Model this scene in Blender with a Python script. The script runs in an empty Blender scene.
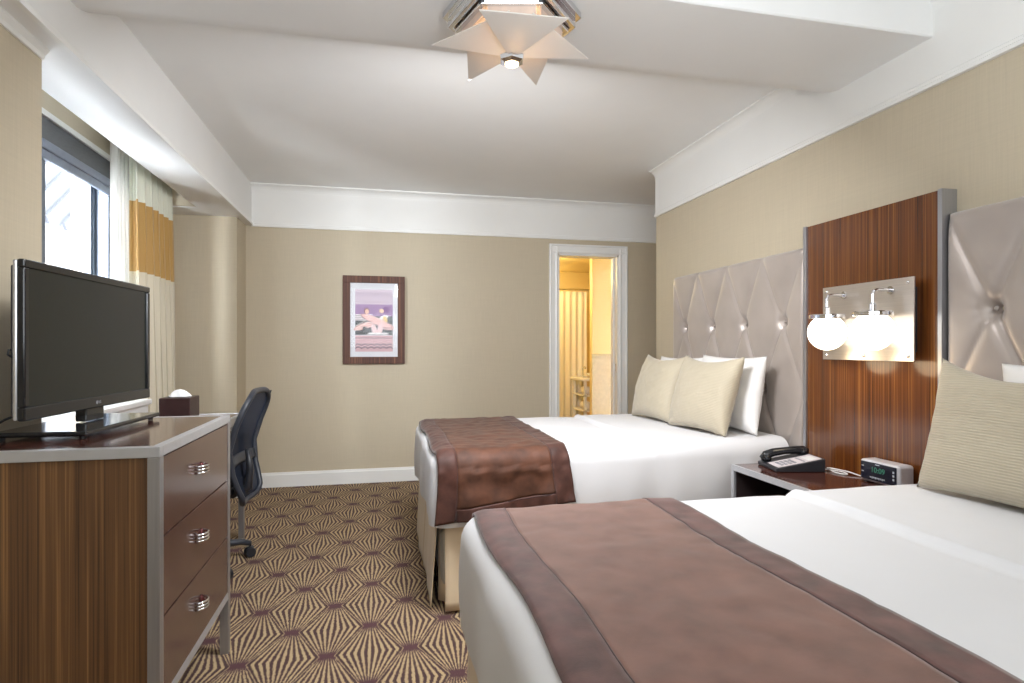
import bpy, bmesh, math, random
from mathutils import Vector, Matrix, noise
random.seed(7)
PI = math.pi
SC = bpy.context.scene
COL = SC.collection

# ------------------------------------------------------------------ node helper
class NT:
    def __init__(s, mat):
        s.nt = mat.node_tree; s.n = s.nt.nodes; s.l = s.nt.links
    def node(s, t, **kw):
        nd = s.n.new(t)
        for k, v in kw.items(): setattr(nd, k, v)
        return nd
    def put(s, sock, v):
        if hasattr(v, 'is_output'): s.l.new(v, sock)
        else: sock.default_value = v
    def m(s, op, a, b=None, c=None):
        nd = s.node('ShaderNodeMath', operation=op)
        s.put(nd.inputs[0], a)
        if b is not None: s.put(nd.inputs[1], b)
        if c is not None: s.put(nd.inputs[2], c)
        return nd.outputs[0]
    def mix(s, f, a, b):
        nd = s.node('ShaderNodeMix', data_type='RGBA')
        s.put(nd.inputs[0], f); s.put(nd.inputs[6], a); s.put(nd.inputs[7], b)
        return nd.outputs[2]
    def coord(s, which='Object', scale=(1, 1, 1)):
        tc = s.node('ShaderNodeTexCoord'); mp = s.node('ShaderNodeMapping')
        mp.inputs['Scale'].default_value = scale
        s.l.new(tc.outputs[which], mp.inputs['Vector'])
        return mp.outputs[0]
    def noise(s, vec, scale, detail=3, rough=.5):
        nd = s.node('ShaderNodeTexNoise')
        s.l.new(vec, nd.inputs['Vector']); nd.inputs['Scale'].default_value = scale
        nd.inputs['Detail'].default_value = detail; nd.inputs['Roughness'].default_value = rough
        return nd.outputs['Fac']
    def ramp(s, f, stops):
        nd = s.node('ShaderNodeValToRGB'); cr = nd.color_ramp
        while len(cr.elements) < len(stops): cr.elements.new(.5)
        for e, (p, c) in zip(cr.elements, stops): e.position = p; e.color = c
        s.l.new(f, nd.inputs[0]); return nd.outputs[0]
    def bump(s, h, strength, dist):
        nd = s.node('ShaderNodeBump'); nd.inputs['Strength'].default_value = strength
        nd.inputs['Distance'].default_value = dist; s.l.new(h, nd.inputs['Height'])
        return nd.outputs[0]

def lin(r, g, b):
    f = lambda c: (c/255/12.92) if c/255 <= .04045 else ((c/255+.055)/1.055)**2.4
    return (f(r), f(g), f(b), 1)

def base_mat(name, col, rough=.5, metal=0, **kw):
    m = bpy.data.materials.new(name); m.use_nodes = True
    b = m.node_tree.nodes['Principled BSDF']
    b.inputs['Base Color'].default_value = col
    b.inputs['Roughness'].default_value = rough
    b.inputs['Metallic'].default_value = metal
    for k, v in kw.items(): b.inputs[k.replace('_', ' ')].default_value = v
    return m, b, NT(m)

def plain(name, col, rough=.5, metal=0, var=.06, nscale=30, bump=0, stretch=(1, 1, 1), bd=.002, **kw):
    m, b, t = base_mat(name, col, rough, metal, **kw)
    v = t.coord('Object', stretch); f = t.noise(v, nscale, 3)
    d = tuple(c*(1-var) for c in col[:3])+(1,); u = tuple(min(1, c*(1+var)) for c in col[:3])+(1,)
    t.put(b.inputs['Base Color'], t.ramp(f, [(.3, d), (.7, u)]))
    if bump: t.put(b.inputs['Normal'], t.bump(f, bump, bd))
    return m

MT = {}
def wallpaper(name, col, var=.05):
    m, b, t = base_mat(name, col, .62)
    v1 = t.coord('Object', (260, 260, 6)); v2 = t.coord('Object', (6, 6, 200)); v3 = t.coord('Object', (1, 1, 1))
    a = t.noise(v1, 1, 2); c = t.noise(v2, 1, 2); g = t.noise(v3, 3, 2)
    f = t.m('ADD', t.m('MULTIPLY', a, .5), t.m('ADD', t.m('MULTIPLY', c, .3), t.m('MULTIPLY', g, .2)))
    d = tuple(x*(1-var*1.6) for x in col[:3])+(1,); u = tuple(x*(1+var*1.2) for x in col[:3])+(1,)
    t.put(b.inputs['Base Color'], t.ramp(f, [(.35, d), (.65, u)]))
    t.put(b.inputs['Normal'], t.bump(f, .12, .001))
    return m
MT['wallpaper'] = wallpaper('tan_wallpaper', (.53, .46, .34, 1), .035)
MT['plaster'] = plain('white_plaster', (.80, .80, .79, 1), .55, var=.015, nscale=3)
MT['paint'] = plain('white_trim_paint', (.82, .82, .80, 1), .38, var=.01, nscale=5)
MT['bathpaint'] = plain('cream_bathroom_paint', (.80, .64, .31, 1), .5, var=.02, nscale=4)

def zebrano(name, dark, mid, light, sc=1, rough=.22, axis='z', coat=.35):
    m, b, t = base_mat(name, mid, rough)
    st = {'z': (90*sc, 90*sc, 1.2), 'y': (90*sc, 1.5, 90*sc)}[axis]
    f = t.noise(t.coord('Object', st), 1, 3, .55)
    st2 = {'z': (22*sc, 22*sc, .5), 'y': (22*sc, .6, 22*sc)}[axis]
    g = t.noise(t.coord('Object', st2), 1, 3, .5)
    h = t.m('ADD', t.m('MULTIPLY', f, .65), t.m('MULTIPLY', g, .35))
    t.put(b.inputs['Base Color'], t.ramp(h, [(.33, dark), (.47, mid), (.53, mid), (.67, light)]))
    b.inputs['Coat Weight'].default_value = coat; b.inputs['Coat Roughness'].default_value = .12
    return m
MT['zebra'] = zebrano('zebrano_panel', lin(46, 22, 12), lin(98, 54, 24), lin(150, 98, 46), sc=3)
MT['zebra_side'] = zebrano('zebrano_dresser_side', lin(52, 33, 22), lin(104, 72, 44), lin(148, 108, 66), sc=2.0, rough=.4, coat=.1)
MT['drawer'] = zebrano('brown_drawer_front', lin(58, 36, 32), lin(76, 50, 44), lin(92, 62, 54), sc=1.5, rough=.2)
MT['darktop'] = zebrano('dark_brown_top', lin(58, 30, 24), lin(76, 42, 34), lin(92, 54, 42), axis='y', rough=.12)
MT['alu'] = plain('brushed_aluminium', (.42, .42, .44, 1), .33, .8, var=.06, nscale=1, stretch=(150, 150, 4))
MT['aluflat'] = plain('satin_aluminium_edge', (.56, .57, .60, 1), .38, .6, var=.03)
MT['steel'] = plain('brushed_nickel_plate', (.66, .60, .54, 1), .36, .95, var=.05, nscale=1, stretch=(3, 4, 220))
MT['chrome'] = plain('polished_chrome', (.75, .75, .77, 1), .08, 1, var=.01)
MT['blackgloss'] = plain('gloss_black_plastic', (.012, .013, .016, 1), .12, var=.05)
MT['black'] = plain('black_plastic', (.018, .019, .024, 1), .4, var=.1)
MT['chairblack'] = plain('charcoal_chair_plastic', (.03, .034, .045, 1), .42, var=.1)
MT['screen'] = plain('tv_screen_glass', (.013, .016, .0155, 1), .25, var=.03, Specular_IOR_Level=.25)
MT['silverside'] = plain('silver_tv_side', (.62, .63, .66, 1), .2, .7, var=.05)
MT['white'] = plain('white_plastic', (.78, .78, .77, 1), .35, var=.02)
MT['winframe'] = plain('slate_blue_window_metal', (.16, .19, .24, 1), .38, .3, var=.05)
MT['shade'] = plain('grey_roller_blind', (.10, .105, .11, 1), .6, var=.12, nscale=40, stretch=(1, 1, 8))
MT['brassdark'] = plain('dark_red_lacquer', (.10, .015, .015, 1), .2, .3)

def cloth(name, col, rough=.8, nscale=8, var=.08, fine=400, bump=.25, sheen=.3, **kw):
    m, b, t = base_mat(name, col, rough, **kw)
    b.inputs['Sheen Weight'].default_value = sheen; b.inputs['Sheen Roughness'].default_value = .4
    f = t.noise(t.coord('Object'), nscale, 4, .55); g = t.noise(t.coord('Object'), fine, 2)
    d = tuple(c*(1-var) for c in col[:3])+(1,); u = tuple(min(1, c*(1+var)) for c in col[:3])+(1,)
    t.put(b.inputs['Base Color'], t.ramp(f, [(.3, d), (.7, u)]))
    t.put(b.inputs['Normal'], t.bump(g, bump, .0008))
    return m
MT['duvet'] = cloth('white_cotton', (.70, .70, .715, 1), .8, 4, .012, 300, .15, .15)
MT['pillowwhite'] = cloth('white_pillow_cotton', (.84, .83, .82, 1), .8, 6, .015, 200, .2, .15)
MT['runner'] = cloth('brown_velvet', (.082, .031, .016, 1), .62, 14, .38, 500, .4, .15, Specular_IOR_Level=.3)
MT['runnerband'] = cloth('brown_velvet_band', (.070, .027, .019, 1), .6, 16, .4, 500, .4, .18, Specular_IOR_Level=.3)
MT['runner2'] = cloth('brown_velvet_lit', (.185, .095, .073, 1), .65, 12, .22, 500, .4, .3)  # same brown velvet and band, lightened to paint in stronger light on this bed
MT['runnerband2'] = cloth('brown_velvet_band_lit', (.115, .054, .048, 1), .6, 14, .45, 500, .4, .3)
MT['skirt'] = cloth('champagne_satin', (.70, .57, .40, 1), .45, 5, .05, 500, .1, .3)
MT['skirtpale'] = MT['skirt']
MT['boxfab'] = cloth('box_spring_fabric', (.45, .42, .36, 1))
MT['sheer'] = None

def ribbed(name, col):
    m, b, t = base_mat(name, col, .6)
    b.inputs['Sheen Weight'].default_value = .3
    tc = t.node('ShaderNodeTexCoord'); sp = t.node('ShaderNodeSeparateXYZ'); t.l.new(tc.outputs['Object'], sp.inputs[0])
    n = t.noise(t.coord('Object', (1, 1, 1)), 12, 2)
    ph = t.m('ADD', t.m('MULTIPLY', sp.outputs[2], 800.), t.m('MULTIPLY', n, 6.))
    s = t.m('ADD', t.m('MULTIPLY', t.m('SINE', ph), .5), .5)
    d = tuple(c*.90 for c in col[:3])+(1,)
    t.put(b.inputs['Base Color'], t.mix(s, d, col))
    t.put(b.inputs['Normal'], t.bump(s, .5, .002))
    return m
MT['tanpillow'] = ribbed('ribbed_champagne', (.52, .455, .335, 1))

def satin():
    m, b, t = base_mat('silver_taupe_satin', (.40, .345, .31, 1), .36, .25)
    b.inputs['Sheen Weight'].default_value = .4
    g = t.noise(t.coord('Object'), 5, 2)
    t.put(b.inputs['Base Color'], t.ramp(g, [(.3, (.38, .325, .29, 1)), (.7, (.46, .40, .36, 1))]))
    return m
MT['satin'] = satin()
MT['buttoncloth'] = cloth('taupe_button_cloth', (.33, .285, .255, 1), .75)

def carpet():
    m, b, t = base_mat('burst_carpet', (.3, .2, .1, 1), .95)
    tc = t.node('ShaderNodeTexCoord'); 
    nz = t.node('ShaderNodeTexNoise'); t.l.new(tc.outputs['Object'], nz.inputs['Vector']); nz.inputs['Scale'].default_value = 170; nz.inputs['Detail'].default_value = 1
    off = t.node('ShaderNodeVectorMath', operation='SUBTRACT'); t.l.new(nz.outputs['Color'], off.inputs[0]); off.inputs[1].default_value = (.5, .5, .5)
    scl = t.node('ShaderNodeVectorMath', operation='SCALE'); t.l.new(off.outputs[0], scl.inputs[0]); scl.inputs['Scale'].default_value = .015
    add = t.node('ShaderNodeVectorMath', operation='ADD'); t.l.new(tc.outputs['Object'], add.inputs[0]); t.l.new(scl.outputs[0], add.inputs[1])
    sp = t.node('ShaderNodeSeparateXYZ'); t.l.new(add.outputs[0], sp.inputs[0])
    X, Y = sp.outputs[0], sp.outputs[1]
    PX, PY = .31, .44
    CW_ = .055
    def lat(x0, y0):
        dx = t.m('ABSOLUTE', t.m('WRAP', t.m('SUBTRACT', X, x0), PX/2, -PX/2))
        dy = t.m('ABSOLUTE', t.m('WRAP', t.m('SUBTRACT', Y, y0), PY/2, -PY/2))
        return dx, dy, t.m('DIVIDE', dx, t.m('ADD', dy, CW_))
    ax, ay, ag = lat(-.04, 2.97); bx, by, bg_ = lat(-.04+PX/2, 2.97+PY/2)
    sel = t.m('LESS_THAN', bg_, ag)
    def pick(a, c): return t.m('ADD', t.m('MULTIPLY', t.m('SUBTRACT', 1., sel), a), t.m('MULTIPLY', sel, c))
    g = t.m('MINIMUM', ag, bg_); dyo = pick(ay, by)
    # rays run together into a dark waist at each burst
    s = t.m('COSINE', t.m('MULTIPLY', g, 2*PI*(.22+.055)/.0265))
    fall = t.m('POWER', 2.718, t.m('MULTIPLY', t.m('MULTIPLY', dyo, dyo), -1/(.040**2)))
    st = t.m('GREATER_THAN', s, t.m('ADD', t.m('MULTIPLY', fall, 1.15), .10))
    hm = fall
    n1 = t.noise(t.coord('Object'), 260, 2)
    n2 = t.noise(t.coord('Object'), 2.2, 2)
    gold = t.mix(n1, lin(136, 114, 82), lin(200, 176, 136))
    brown = t.mix(n1, lin(42, 25, 25), lin(84, 57, 56))
    heart = t.mix(n1, lin(50, 26, 32), lin(98, 64, 68))
    c = t.mix(st, t.mix(hm, brown, heart), gold)
    t.put(b.inputs['Base Color'], c)
    t.put(b.inputs['Normal'], t.bump(n1, .6, .003))
    return m
MT['carpet'] = carpet()

def emissive(name, col, strength):
    m, b, t = base_mat(name, col, .5)
    b.inputs['Emission Color'].default_value = col; b.inputs['Emission Strength'].default_value = strength
    return m
MT['globe'] = emissive('lit_opal_glass', (1, .93, .80, 1), 2)
MT['bulbglow'] = emissive('warm_bulb_glow', (1, .78, .48, 1), 4)
MT['display'] = emissive('clock_digits', (.05, .25, .15, 1), .05)

def frosted():
    m = bpy.data.materials.new('frosted_white_glass'); m.use_nodes = True
    t = NT(m); n = t.n; n.remove(n['Principled BSDF'])
    d = t.node('ShaderNodeBsdfDiffuse'); d.inputs[0].default_value = (.86, .83, .80, 1)
    tr = t.node('ShaderNodeBsdfTranslucent'); tr.inputs[0].default_value = (.9, .85, .78, 1)
    g = t.node('ShaderNodeBsdfGlossy'); g.inputs['Roughness'].default_value = .15
    mx = t.node('ShaderNodeMixShader'); mx.inputs[0].default_value = .45; t.l.new(d.outputs[0], mx.inputs[1]); t.l.new(tr.outputs[0], mx.inputs[2])
    m2 = t.node('ShaderNodeMixShader'); m2.inputs[0].default_value = .05; t.l.new(mx.outputs[0], m2.inputs[1]); t.l.new(g.outputs[0], m2.inputs[2])
    t.l.new(m2.outputs[0], n['Material Output'].inputs[0]); return m
MT['frosted'] = frosted()

def thin(name, col, transp):
    m = bpy.data.materials.new(name); m.use_nodes = True
    t = NT(m); n = t.n; n.remove(n['Principled BSDF'])
    d = t.node('ShaderNodeBsdfDiffuse'); d.inputs[0].default_value = col
    tr = t.node('ShaderNodeBsdfTranslucent'); tr.inputs[0].default_value = col
    mx = t.node('ShaderNodeMixShader'); mx.inputs[0].default_value = .6; t.l.new(d.outputs[0], mx.inputs[1]); t.l.new(tr.outputs[0], mx.inputs[2])
    tp = t.node('ShaderNodeBsdfTransparent')
    m2 = t.node('ShaderNodeMixShader'); m2.inputs[0].default_value = transp; t.l.new(mx.outputs[0], m2.inputs[1]); t.l.new(tp.outputs[0], m2.inputs[2])
    t.l.new(m2.outputs[0], n['Material Output'].inputs[0]); return m
MT['sheer'] = thin('white_sheer_voile', (.92, .91, .88, 1), .12)
MT['glass'] = thin('clear_window_glass', (.9, .95, 1, 1), .97)
MT['mesh'] = thin('black_chair_mesh', (.045, .055, .085, 1), .06)
MT['showercurtain'] = cloth('cream_shower_curtain', (.85, .78, .62, 1), .7, 5, .02)

def drape_mat():
    m = bpy.data.materials.new('banded_drape'); m.use_nodes = True
    t = NT(m); n = t.n; b = n['Principled BSDF']; b.inputs['Roughness'].default_value = .6
    g = t.node('ShaderNodeNewGeometry'); sp = t.node('ShaderNodeSeparateXYZ'); t.l.new(g.outputs['Position'], sp.inputs[0])
    z = sp.outputs[2]
    a = t.m('GREATER_THAN', z, 1.60); c = t.m('LESS_THAN', z, 2.01)
    band = t.m('MULTIPLY', a, c)
    top = t.m('GREATER_THAN', z, 2.01)
    col = t.mix(band, t.mix(top, (.66, .60, .47, 1), (.68, .69, .58, 1)), (.46, .27, .075, 1))
    t.put(b.inputs['Base Color'], col)
    b.inputs['Sheen Weight'].default_value = .3
    return m
MT['drape'] = drape_mat()

def brickmat():
    m, b, t = base_mat('pale_brick', (.5, .5, .5, 1), .9)
    br = t.node('ShaderNodeTexBrick'); mp = t.coord('Object', (1, 1, 1))
    sw = t.node('ShaderNodeSeparateXYZ'); t.l.new(mp, sw.inputs[0]); cb = t.node('ShaderNodeCombineXYZ')
    t.l.new(sw.outputs[1], cb.inputs[0]); t.l.new(sw.outputs[2], cb.inputs[1]); t.l.new(cb.outputs[0], br.inputs['Vector'])
    br.inputs['Scale'].default_value = 1.6
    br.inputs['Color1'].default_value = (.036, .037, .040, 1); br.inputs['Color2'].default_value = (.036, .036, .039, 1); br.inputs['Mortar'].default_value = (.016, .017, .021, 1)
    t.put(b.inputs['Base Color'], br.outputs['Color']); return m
MT['brick'] = brickmat()
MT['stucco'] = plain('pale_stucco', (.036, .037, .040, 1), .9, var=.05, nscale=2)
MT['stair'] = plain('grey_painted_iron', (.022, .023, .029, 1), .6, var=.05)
MT['tile'] = plain('cream_bathroom_tile', (.62, .55, .40, 1), .3, var=.04)
MT['porcelain'] = plain('white_porcelain', (.86, .84, .78, 1), .15, var=.01)
MT['towel'] = cloth('white_terry', (.85, .80, .68, 1), .95, 40, .06, 300, .6)
MT['seam'] = cloth('dark_seam_thread', (.05, .022, .02, 1))
MT['buttongrey'] = plain('grey_key', (.30, .30, .33, 1), .5)
MT['paperpink'] = plain('phone_face_card', (.66, .60, .62, 1), .4, var=.03)

# ------------------------------------------------------------------ mesh helpers
def link(name, bm, mat, parent=None, smooth=False, solid=0, bevel=0, auto=True):
    bmesh.ops.recalc_face_normals(bm, faces=bm.faces[:])
    off = Vector((0, 0, 0))
    if parent is not None:
        p = parent
        while p is not None: off += p.location; p = p.parent
        bmesh.ops.translate(bm, vec=-off, verts=bm.verts[:])
    me = bpy.data.meshes.new(name); bm.to_mesh(me); bm.free()
    mats = mat if isinstance(mat, (list, tuple)) else [mat]
    for m_ in mats: me.materials.append(MT[m_] if isinstance(m_, str) else m_)
    if smooth:
        for p in me.polygons: p.use_smooth = True
    o = bpy.data.objects.new(name, me); COL.objects.link(o)
    if parent is not None: o.parent = parent
    if solid:
        md = o.modifiers.new('thick', 'SOLIDIFY'); md.thickness = solid; md.offset = 0
    if bevel:
        md = o.modifiers.new('edge', 'BEVEL'); md.width = bevel; md.segments = 2; md.limit_method = 'ANGLE'; md.angle_limit = .6
    return o
def B(): return bmesh.new()
def box(bm, x0, x1, y0, y1, z0, z1, mi=0, M=None):
    vs = [bm.verts.new(((x0, x1)[i], (y0, y1)[j], (z0, z1)[k])) for i in (0, 1) for j in (0, 1) for k in (0, 1)]
    if M is not None:
        for v in vs: v.co = M @ v.co
    for f in ((0, 1, 3, 2), (4, 6, 7, 5), (0, 4, 5, 1), (2, 3, 7, 6), (0, 2, 6, 4), (1, 5, 7, 3)):
        bm.faces.new([vs[i] for i in f]).material_index = mi
    return vs
def rbox(bm, x0, x1, y0, y1, z0, z1, r=.01, seg=2, M=None):
    t = B(); box(t, x0, x1, y0, y1, z0, z1)
    bmesh.ops.bevel(t, geom=t.edges[:], offset=r, segments=seg, affect='EDGES', profile=.5)
    if M is not None: bmesh.ops.transform(t, matrix=M, verts=t.verts[:])
    merge(bm, t)
def merge(bm, t):
    mp = {v: bm.verts.new(v.co) for v in t.verts}
    for f in t.faces:
        try: bm.faces.new([mp[v] for v in f.verts]).material_index = f.material_index
        except ValueError: pass
    t.free()
def frame_for(d):
    d = d.normalized(); a = Vector((0, 0, 1)) if abs(d.z) < .9 else Vector((1, 0, 0))
    u = d.cross(a).normalized(); return u, d.cross(u).normalized()
def tube(bm, pts, r, seg=10, closed=False, caps=True):
    pts = [Vector(p) for p in pts]; n = len(pts); rings = []
    rr = r if isinstance(r, (list, tuple)) else [r]*n
    u0 = None
    for i, p in enumerate(pts):
        if closed: d = pts[(i+1) % n]-pts[i-1]
        else: d = pts[min(i+1, n-1)]-pts[max(i-1, 0)]
        d.normalize()
        if u0 is None: u, w = frame_for(d)
        else:
            u = (u0-d*u0.dot(d)).normalized(); w = d.cross(u)
        u0 = u
        rings.append([bm.verts.new(p+(u*math.cos(a)+w*math.sin(a))*rr[i]) for a in [2*PI*k/seg for k in range(seg)]])
    for i in range(n if closed else n-1):
        A, C = rings[i], rings[(i+1) % n]
        for k in range(seg): bm.faces.new((A[k], A[(k+1) % seg], C[(k+1) % seg], C[k]))
    if caps and not closed:
        bm.faces.new(rings[0][::-1]); bm.faces.new(rings[-1])
def cyl(bm, p0, p1, r0, r1=None, seg=20): tube(bm, [p0, p1], [r0, r0 if r1 is None else r1], seg)
def lathe(bm, prof, c, seg=32, axis='z', ang0=0):
    rings = []
    c = Vector(c)
    for r, h in prof:
        if axis == 'z': P = lambda a: Vector((r*math.cos(a), r*math.sin(a), h))
        elif axis == 'x': P = lambda a: Vector((h, r*math.cos(a), r*math.sin(a)))
        else: P = lambda a: Vector((r*math.cos(a), h, r*math.sin(a)))
        if r < 1e-6: rings.append([bm.verts.new(c+P(0))])
        else: rings.append([bm.verts.new(c+P(ang0+2*PI*k/seg)) for k in range(seg)])
    for A, C in zip(rings, rings[1:]):
        for k in range(seg):
            q = [A[k % len(A)], A[(k+1) % len(A)], C[(k+1) % len(C)], C[k % len(C)]]
            q2 = []
            for v in q:
                if v not in q2: q2.append(v)
            if len(q2) > 2:
                try: bm.faces.new(q2)
                except ValueError: pass
    if len(rings[0]) > 2: bm.faces.new(rings[0])
    if len(rings[-1]) > 2: bm.faces.new(rings[-1])
def grid(bm, nu, nv, fn, mi=0):
    g = [[bm.verts.new(fn(i/(nu-1), j/(nv-1))) for j in range(nv)] for i in range(nu)]
    for i in range(nu-1):
        for j in range(nv-1):
            bm.faces.new((g[i][j], g[i+1][j], g[i+1][j+1], g[i][j+1])).material_index = mi
    return g
def prism(bm, outline, axis, a0, a1):
    """outline: 2-D points; axis 'x': (y,z), 'y': (x,z), 'z': (x,y)"""
    def P(p, a): return {'x': (a, p[0], p[1]), 'y': (p[0], a, p[1]), 'z': (p[0], p[1], a)}[axis]
    A = [bm.verts.new(P(p, a0)) for p in outline]; C = [bm.verts.new(P(p, a1)) for p in outline]
    n = len(outline)
    for i in range(n): bm.faces.new((A[i], A[(i+1) % n], C[(i+1) % n], C[i]))
    bm.faces.new(A[::-1]); bm.faces.new(C)
def thing(name, label, cat, loc=(0, 0, 0), group=None):
    o = bpy.data.objects.new(name, None); COL.objects.link(o); o.location = loc; o.empty_display_size = .1
    o['label'] = label; o['category'] = cat
    if group: o['group'] = group
    return o
def tag(o, label, cat, group=None):
    o['label'] = label; o['category'] = cat
    if group: o['group'] = group
    return o
def struct(name, bm, mat, **kw):
    o = link(name, bm, mat, **kw); o['kind'] = 'structure'; return o
def text_mesh(name, body, size, mat, parent, M, depth=.0006):
    cu = bpy.data.curves.new(name+'_cu', 'FONT'); cu.body = body; cu.size = size; cu.extrude = depth; cu.align_x = 'CENTER'; cu.align_y = 'CENTER'
    to = bpy.data.objects.new('tmp_text', cu); COL.objects.link(to)
    bpy.context.view_layer.update()
    me = bpy.data.meshes.new_from_object(to.evaluated_get(bpy.context.evaluated_depsgraph_get()))
    bpy.data.objects.remove(to); bm = B(); bm.from_mesh(me); bpy.data.meshes.remove(me)
    bmesh.ops.transform(bm, matrix=M, verts=bm.verts[:])
    return link(name, bm, mat, parent)

# ------------------------------------------------------------------ measurements
YB = 5.2; XR = 2.06; ZC = 2.5; ZL = 2.16; XS = -1.03; XLIP = -1.28; XW = -1.55; XP = -1.11
YE = -2.0

# ------------------------------------------------------------------ shell
bm = B(); box(bm, -1.75, 3.2, YE-.15, YB+.01, -.1, 0); struct('floor', bm, 'carpet')
bm = B(); box(bm, 1.2, 3.6, YB+.01, 8.1, -.1, .005); struct('floor_bathroom', bm, 'tile')
bm = B(); box(bm, -1.75, 3.2, YE-.15, YB+.15, ZC, ZC+.12); struct('ceiling', bm, 'plaster')
# ceiling beam over the room, softly rounded lower far edge
bm = B()
pr = [(1.84, ZC+.02), (1.84, 2.345), (1.845, 2.34)]
for k in range(25):
    f = k/24; pr.append((2.30+.42*f, 2.34+(ZC-.001-2.34)*(f*f*(3-2*f))))
pr += [(2.74, ZC+.02)]
prism(bm, pr, 'x', XS-.02, XR+.02)
tb_ = struct('trim_1', bm, 'plaster', smooth=True)
md = tb_.modifiers.new('split', 'EDGE_SPLIT'); md.split_angle = math.radians(25)
# back wall with door opening
DX0, DX1, DZ = 1.594, 2.19, 2.02
bm = B()
box(bm, -1.7, DX0, YB, YB+.15, 0, ZC); box(bm, DX1, 3.2, YB, YB+.15, 0, ZC); box(bm, DX0, DX1, YB, YB+.15, DZ, ZC)
struct('wall_back', bm, 'wallpaper')
# right wall block ends before the back wall
bm = B(); box(bm, XR, 3.2, YE, 4.16, 0, ZC); struct('wall_right', bm, 'wallpaper')
bm = B(); box(bm, 3.2, 3.3, 4.0, YB+.15, 0, ZC); struct('wall_alcove', bm, 'wallpaper')
# left side: front pier, window wall, back pier, pocket end
bm = B()
box(bm, -1.75, XP, YE, 2.28, 0, ZL+.01)
box(bm, -1.75, -1.076, 4.89, YB, 0, ZL+.01)
# window wall with two openings and a third added to backlight the curtains
W = [(2.36, 3.08), (3.17, 3.90), (3.97, 4.40)]; WZ0, WZ1 = .92, 2.245
box(bm, -1.75, XW, 2.28, 4.9, 0, WZ0); box(bm, -1.75, XW, 2.28, 4.9, WZ1, ZC)
box(bm, -1.75, XW, 2.28, W[0][0], WZ0, WZ1); box(bm, -1.75, XW, W[0][1], W[1][0], WZ0, WZ1); box(bm, -1.75, XW, W[1][1], W[2][0], WZ0, WZ1); box(bm, -1.75, XW, W[2][1], 4.9, WZ0, WZ1)
box(bm, XW, XLIP, 4.6, 4.62, ZL+.005, ZC)
box(bm, XW, XLIP, 2.2, 2.28, ZL+.005, ZC)
struct('wall_left', bm, 'wallpaper')
# soffit running along the window side
bm = B()
box(bm, XLIP, XS, YE, YB, ZL, ZC+.01)
box(bm, -1.75, XLIP, YE, 2.2, ZL+.005, ZC+.01)
box(bm, -1.75, XLIP, 4.62, YB, ZL, ZC+.01)
struct('trim_2', bm, 'plaster')
def bead(bm, pts_prof, axis, a0, a1): prism(bm, pts_prof, axis, a0, a1)
# moulding along soffit foot
bm = B()
prism(bm, [(XS-.001, ZL-.004), (XS+.016, ZL-.004), (XS+.018, ZL+.008), (XS+.010, ZL+.014), (XS+.010, ZL+.022), (XS+.004, ZL+.030), (XS-.001, ZL+.034)], 'y', YE, YB)
struct('trim_3', bm, 'paint')
# moulding along pier head
bm = B()
prism(bm, [(XP-.001, ZL+.002), (XP-.001, ZL-.035), (XP+.008, ZL-.035), (XP+.010, ZL-.02), (XP+.022, ZL-.008), (XP+.024, ZL+.002)], 'y', YE, 2.28)
struct('trim_4', bm, 'paint')
# deep white frieze on the back wall, coved at the top
zf = 2.154
def frieze(x, s, z1):
    """profile from wall plane x going out by s*..."""
    p = [(x-s*.001, zf-.004), (x+s*.018, zf-.004), (x+s*.020, zf+.008), (x+s*.012, zf+.014), (x+s*.013, zf+.024), (x+s*.008, zf+.030)]
    zt = z1-.07
    p.append((x+s*.008, zt))
    for k in range(1, 7):
        a = k/6*PI/2; p.append((x+s*(.008+.05*(1-math.cos(a))), zt+.06*math.sin(a)))
    p += [(x+s*.062, z1+.01), (x-s*.001, z1+.01)]
    return p
bm = B(); prism(bm, frieze(YB, -1, ZC), 'x', XS, 3.2); struct('trim_5', bm, 'paint')
bm = B(); prism(bm, frieze(XR, -1, ZC), 'y', YE, 4.16); struct('trim_6', bm, 'paint')
# baseboards
bm = B(); prism(bm, [(YB, 0), (YB-.018, 0), (YB-.018, .10), (YB-.012, .108), (YB-.010, .118), (YB, .12)], 'x', -1.076, 1.509); struct('baseboard_back', bm, 'paint')
bm = B(); prism(bm, [(-1.076, 0), (-1.06, 0), (-1.06, .10), (-1.066, .118), (-1.076, .12)], 'y', 4.89, YB-.019); struct('baseboard_left', bm, 'paint')
bm = B(); prism(bm, [(XR, 0), (XR-.016, 0), (XR-.016, .10), (XR-.01, .118), (XR, .12)], 'y', YE, 4.16); struct('baseboard_right', bm, 'paint')
# rear wall
bm = B()
box(bm, -1.75, 3.2, YE-.15, YE, 0, ZC)
struct('wall_rear', bm, 'wallpaper')

# door casing and jamb
bm = B()
def casing(bm, x0, x1, sgn):
    prism(bm, [(x0, YB+.0), (x0, YB-.022), (x0+sgn*.012, YB-.026), (x0+sgn*.02, YB-.018), (x1-sgn*.03, YB-.014), (x1-sgn*.012, YB-.020), (x1, YB-.012), (x1, YB)], 'z', 0, DZ+.085)
casing(bm, 1.509, DX0, 1); casing(bm, 2.274, DX1, -1)
prism(bm, [(YB, DZ), (YB-.012, DZ), (YB-.020, DZ+.012), (YB-.014, DZ+.03), (YB-.018, DZ+.065), (YB-.026, DZ+.073), (YB-.022, DZ+.085), (YB, DZ+.085)], 'x', 1.509+.02, 2.274-.02)
box(bm, DX0, DX0+.015, YB, YB+.15, 0, DZ); box(bm, DX1-.015, DX1, YB, YB+.15, 0, DZ); box(bm, DX0, DX1, YB, YB+.15, DZ-.015, DZ)
box(bm, DX1-.03, DX1-.015, YB+.07, YB+.10, 0, DZ-.015); box(bm, DX0+.015, DX0+.03, YB+.07, YB+.10, 0, DZ-.015)
d1 = struct('door_1', bm, 'paint')
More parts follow.
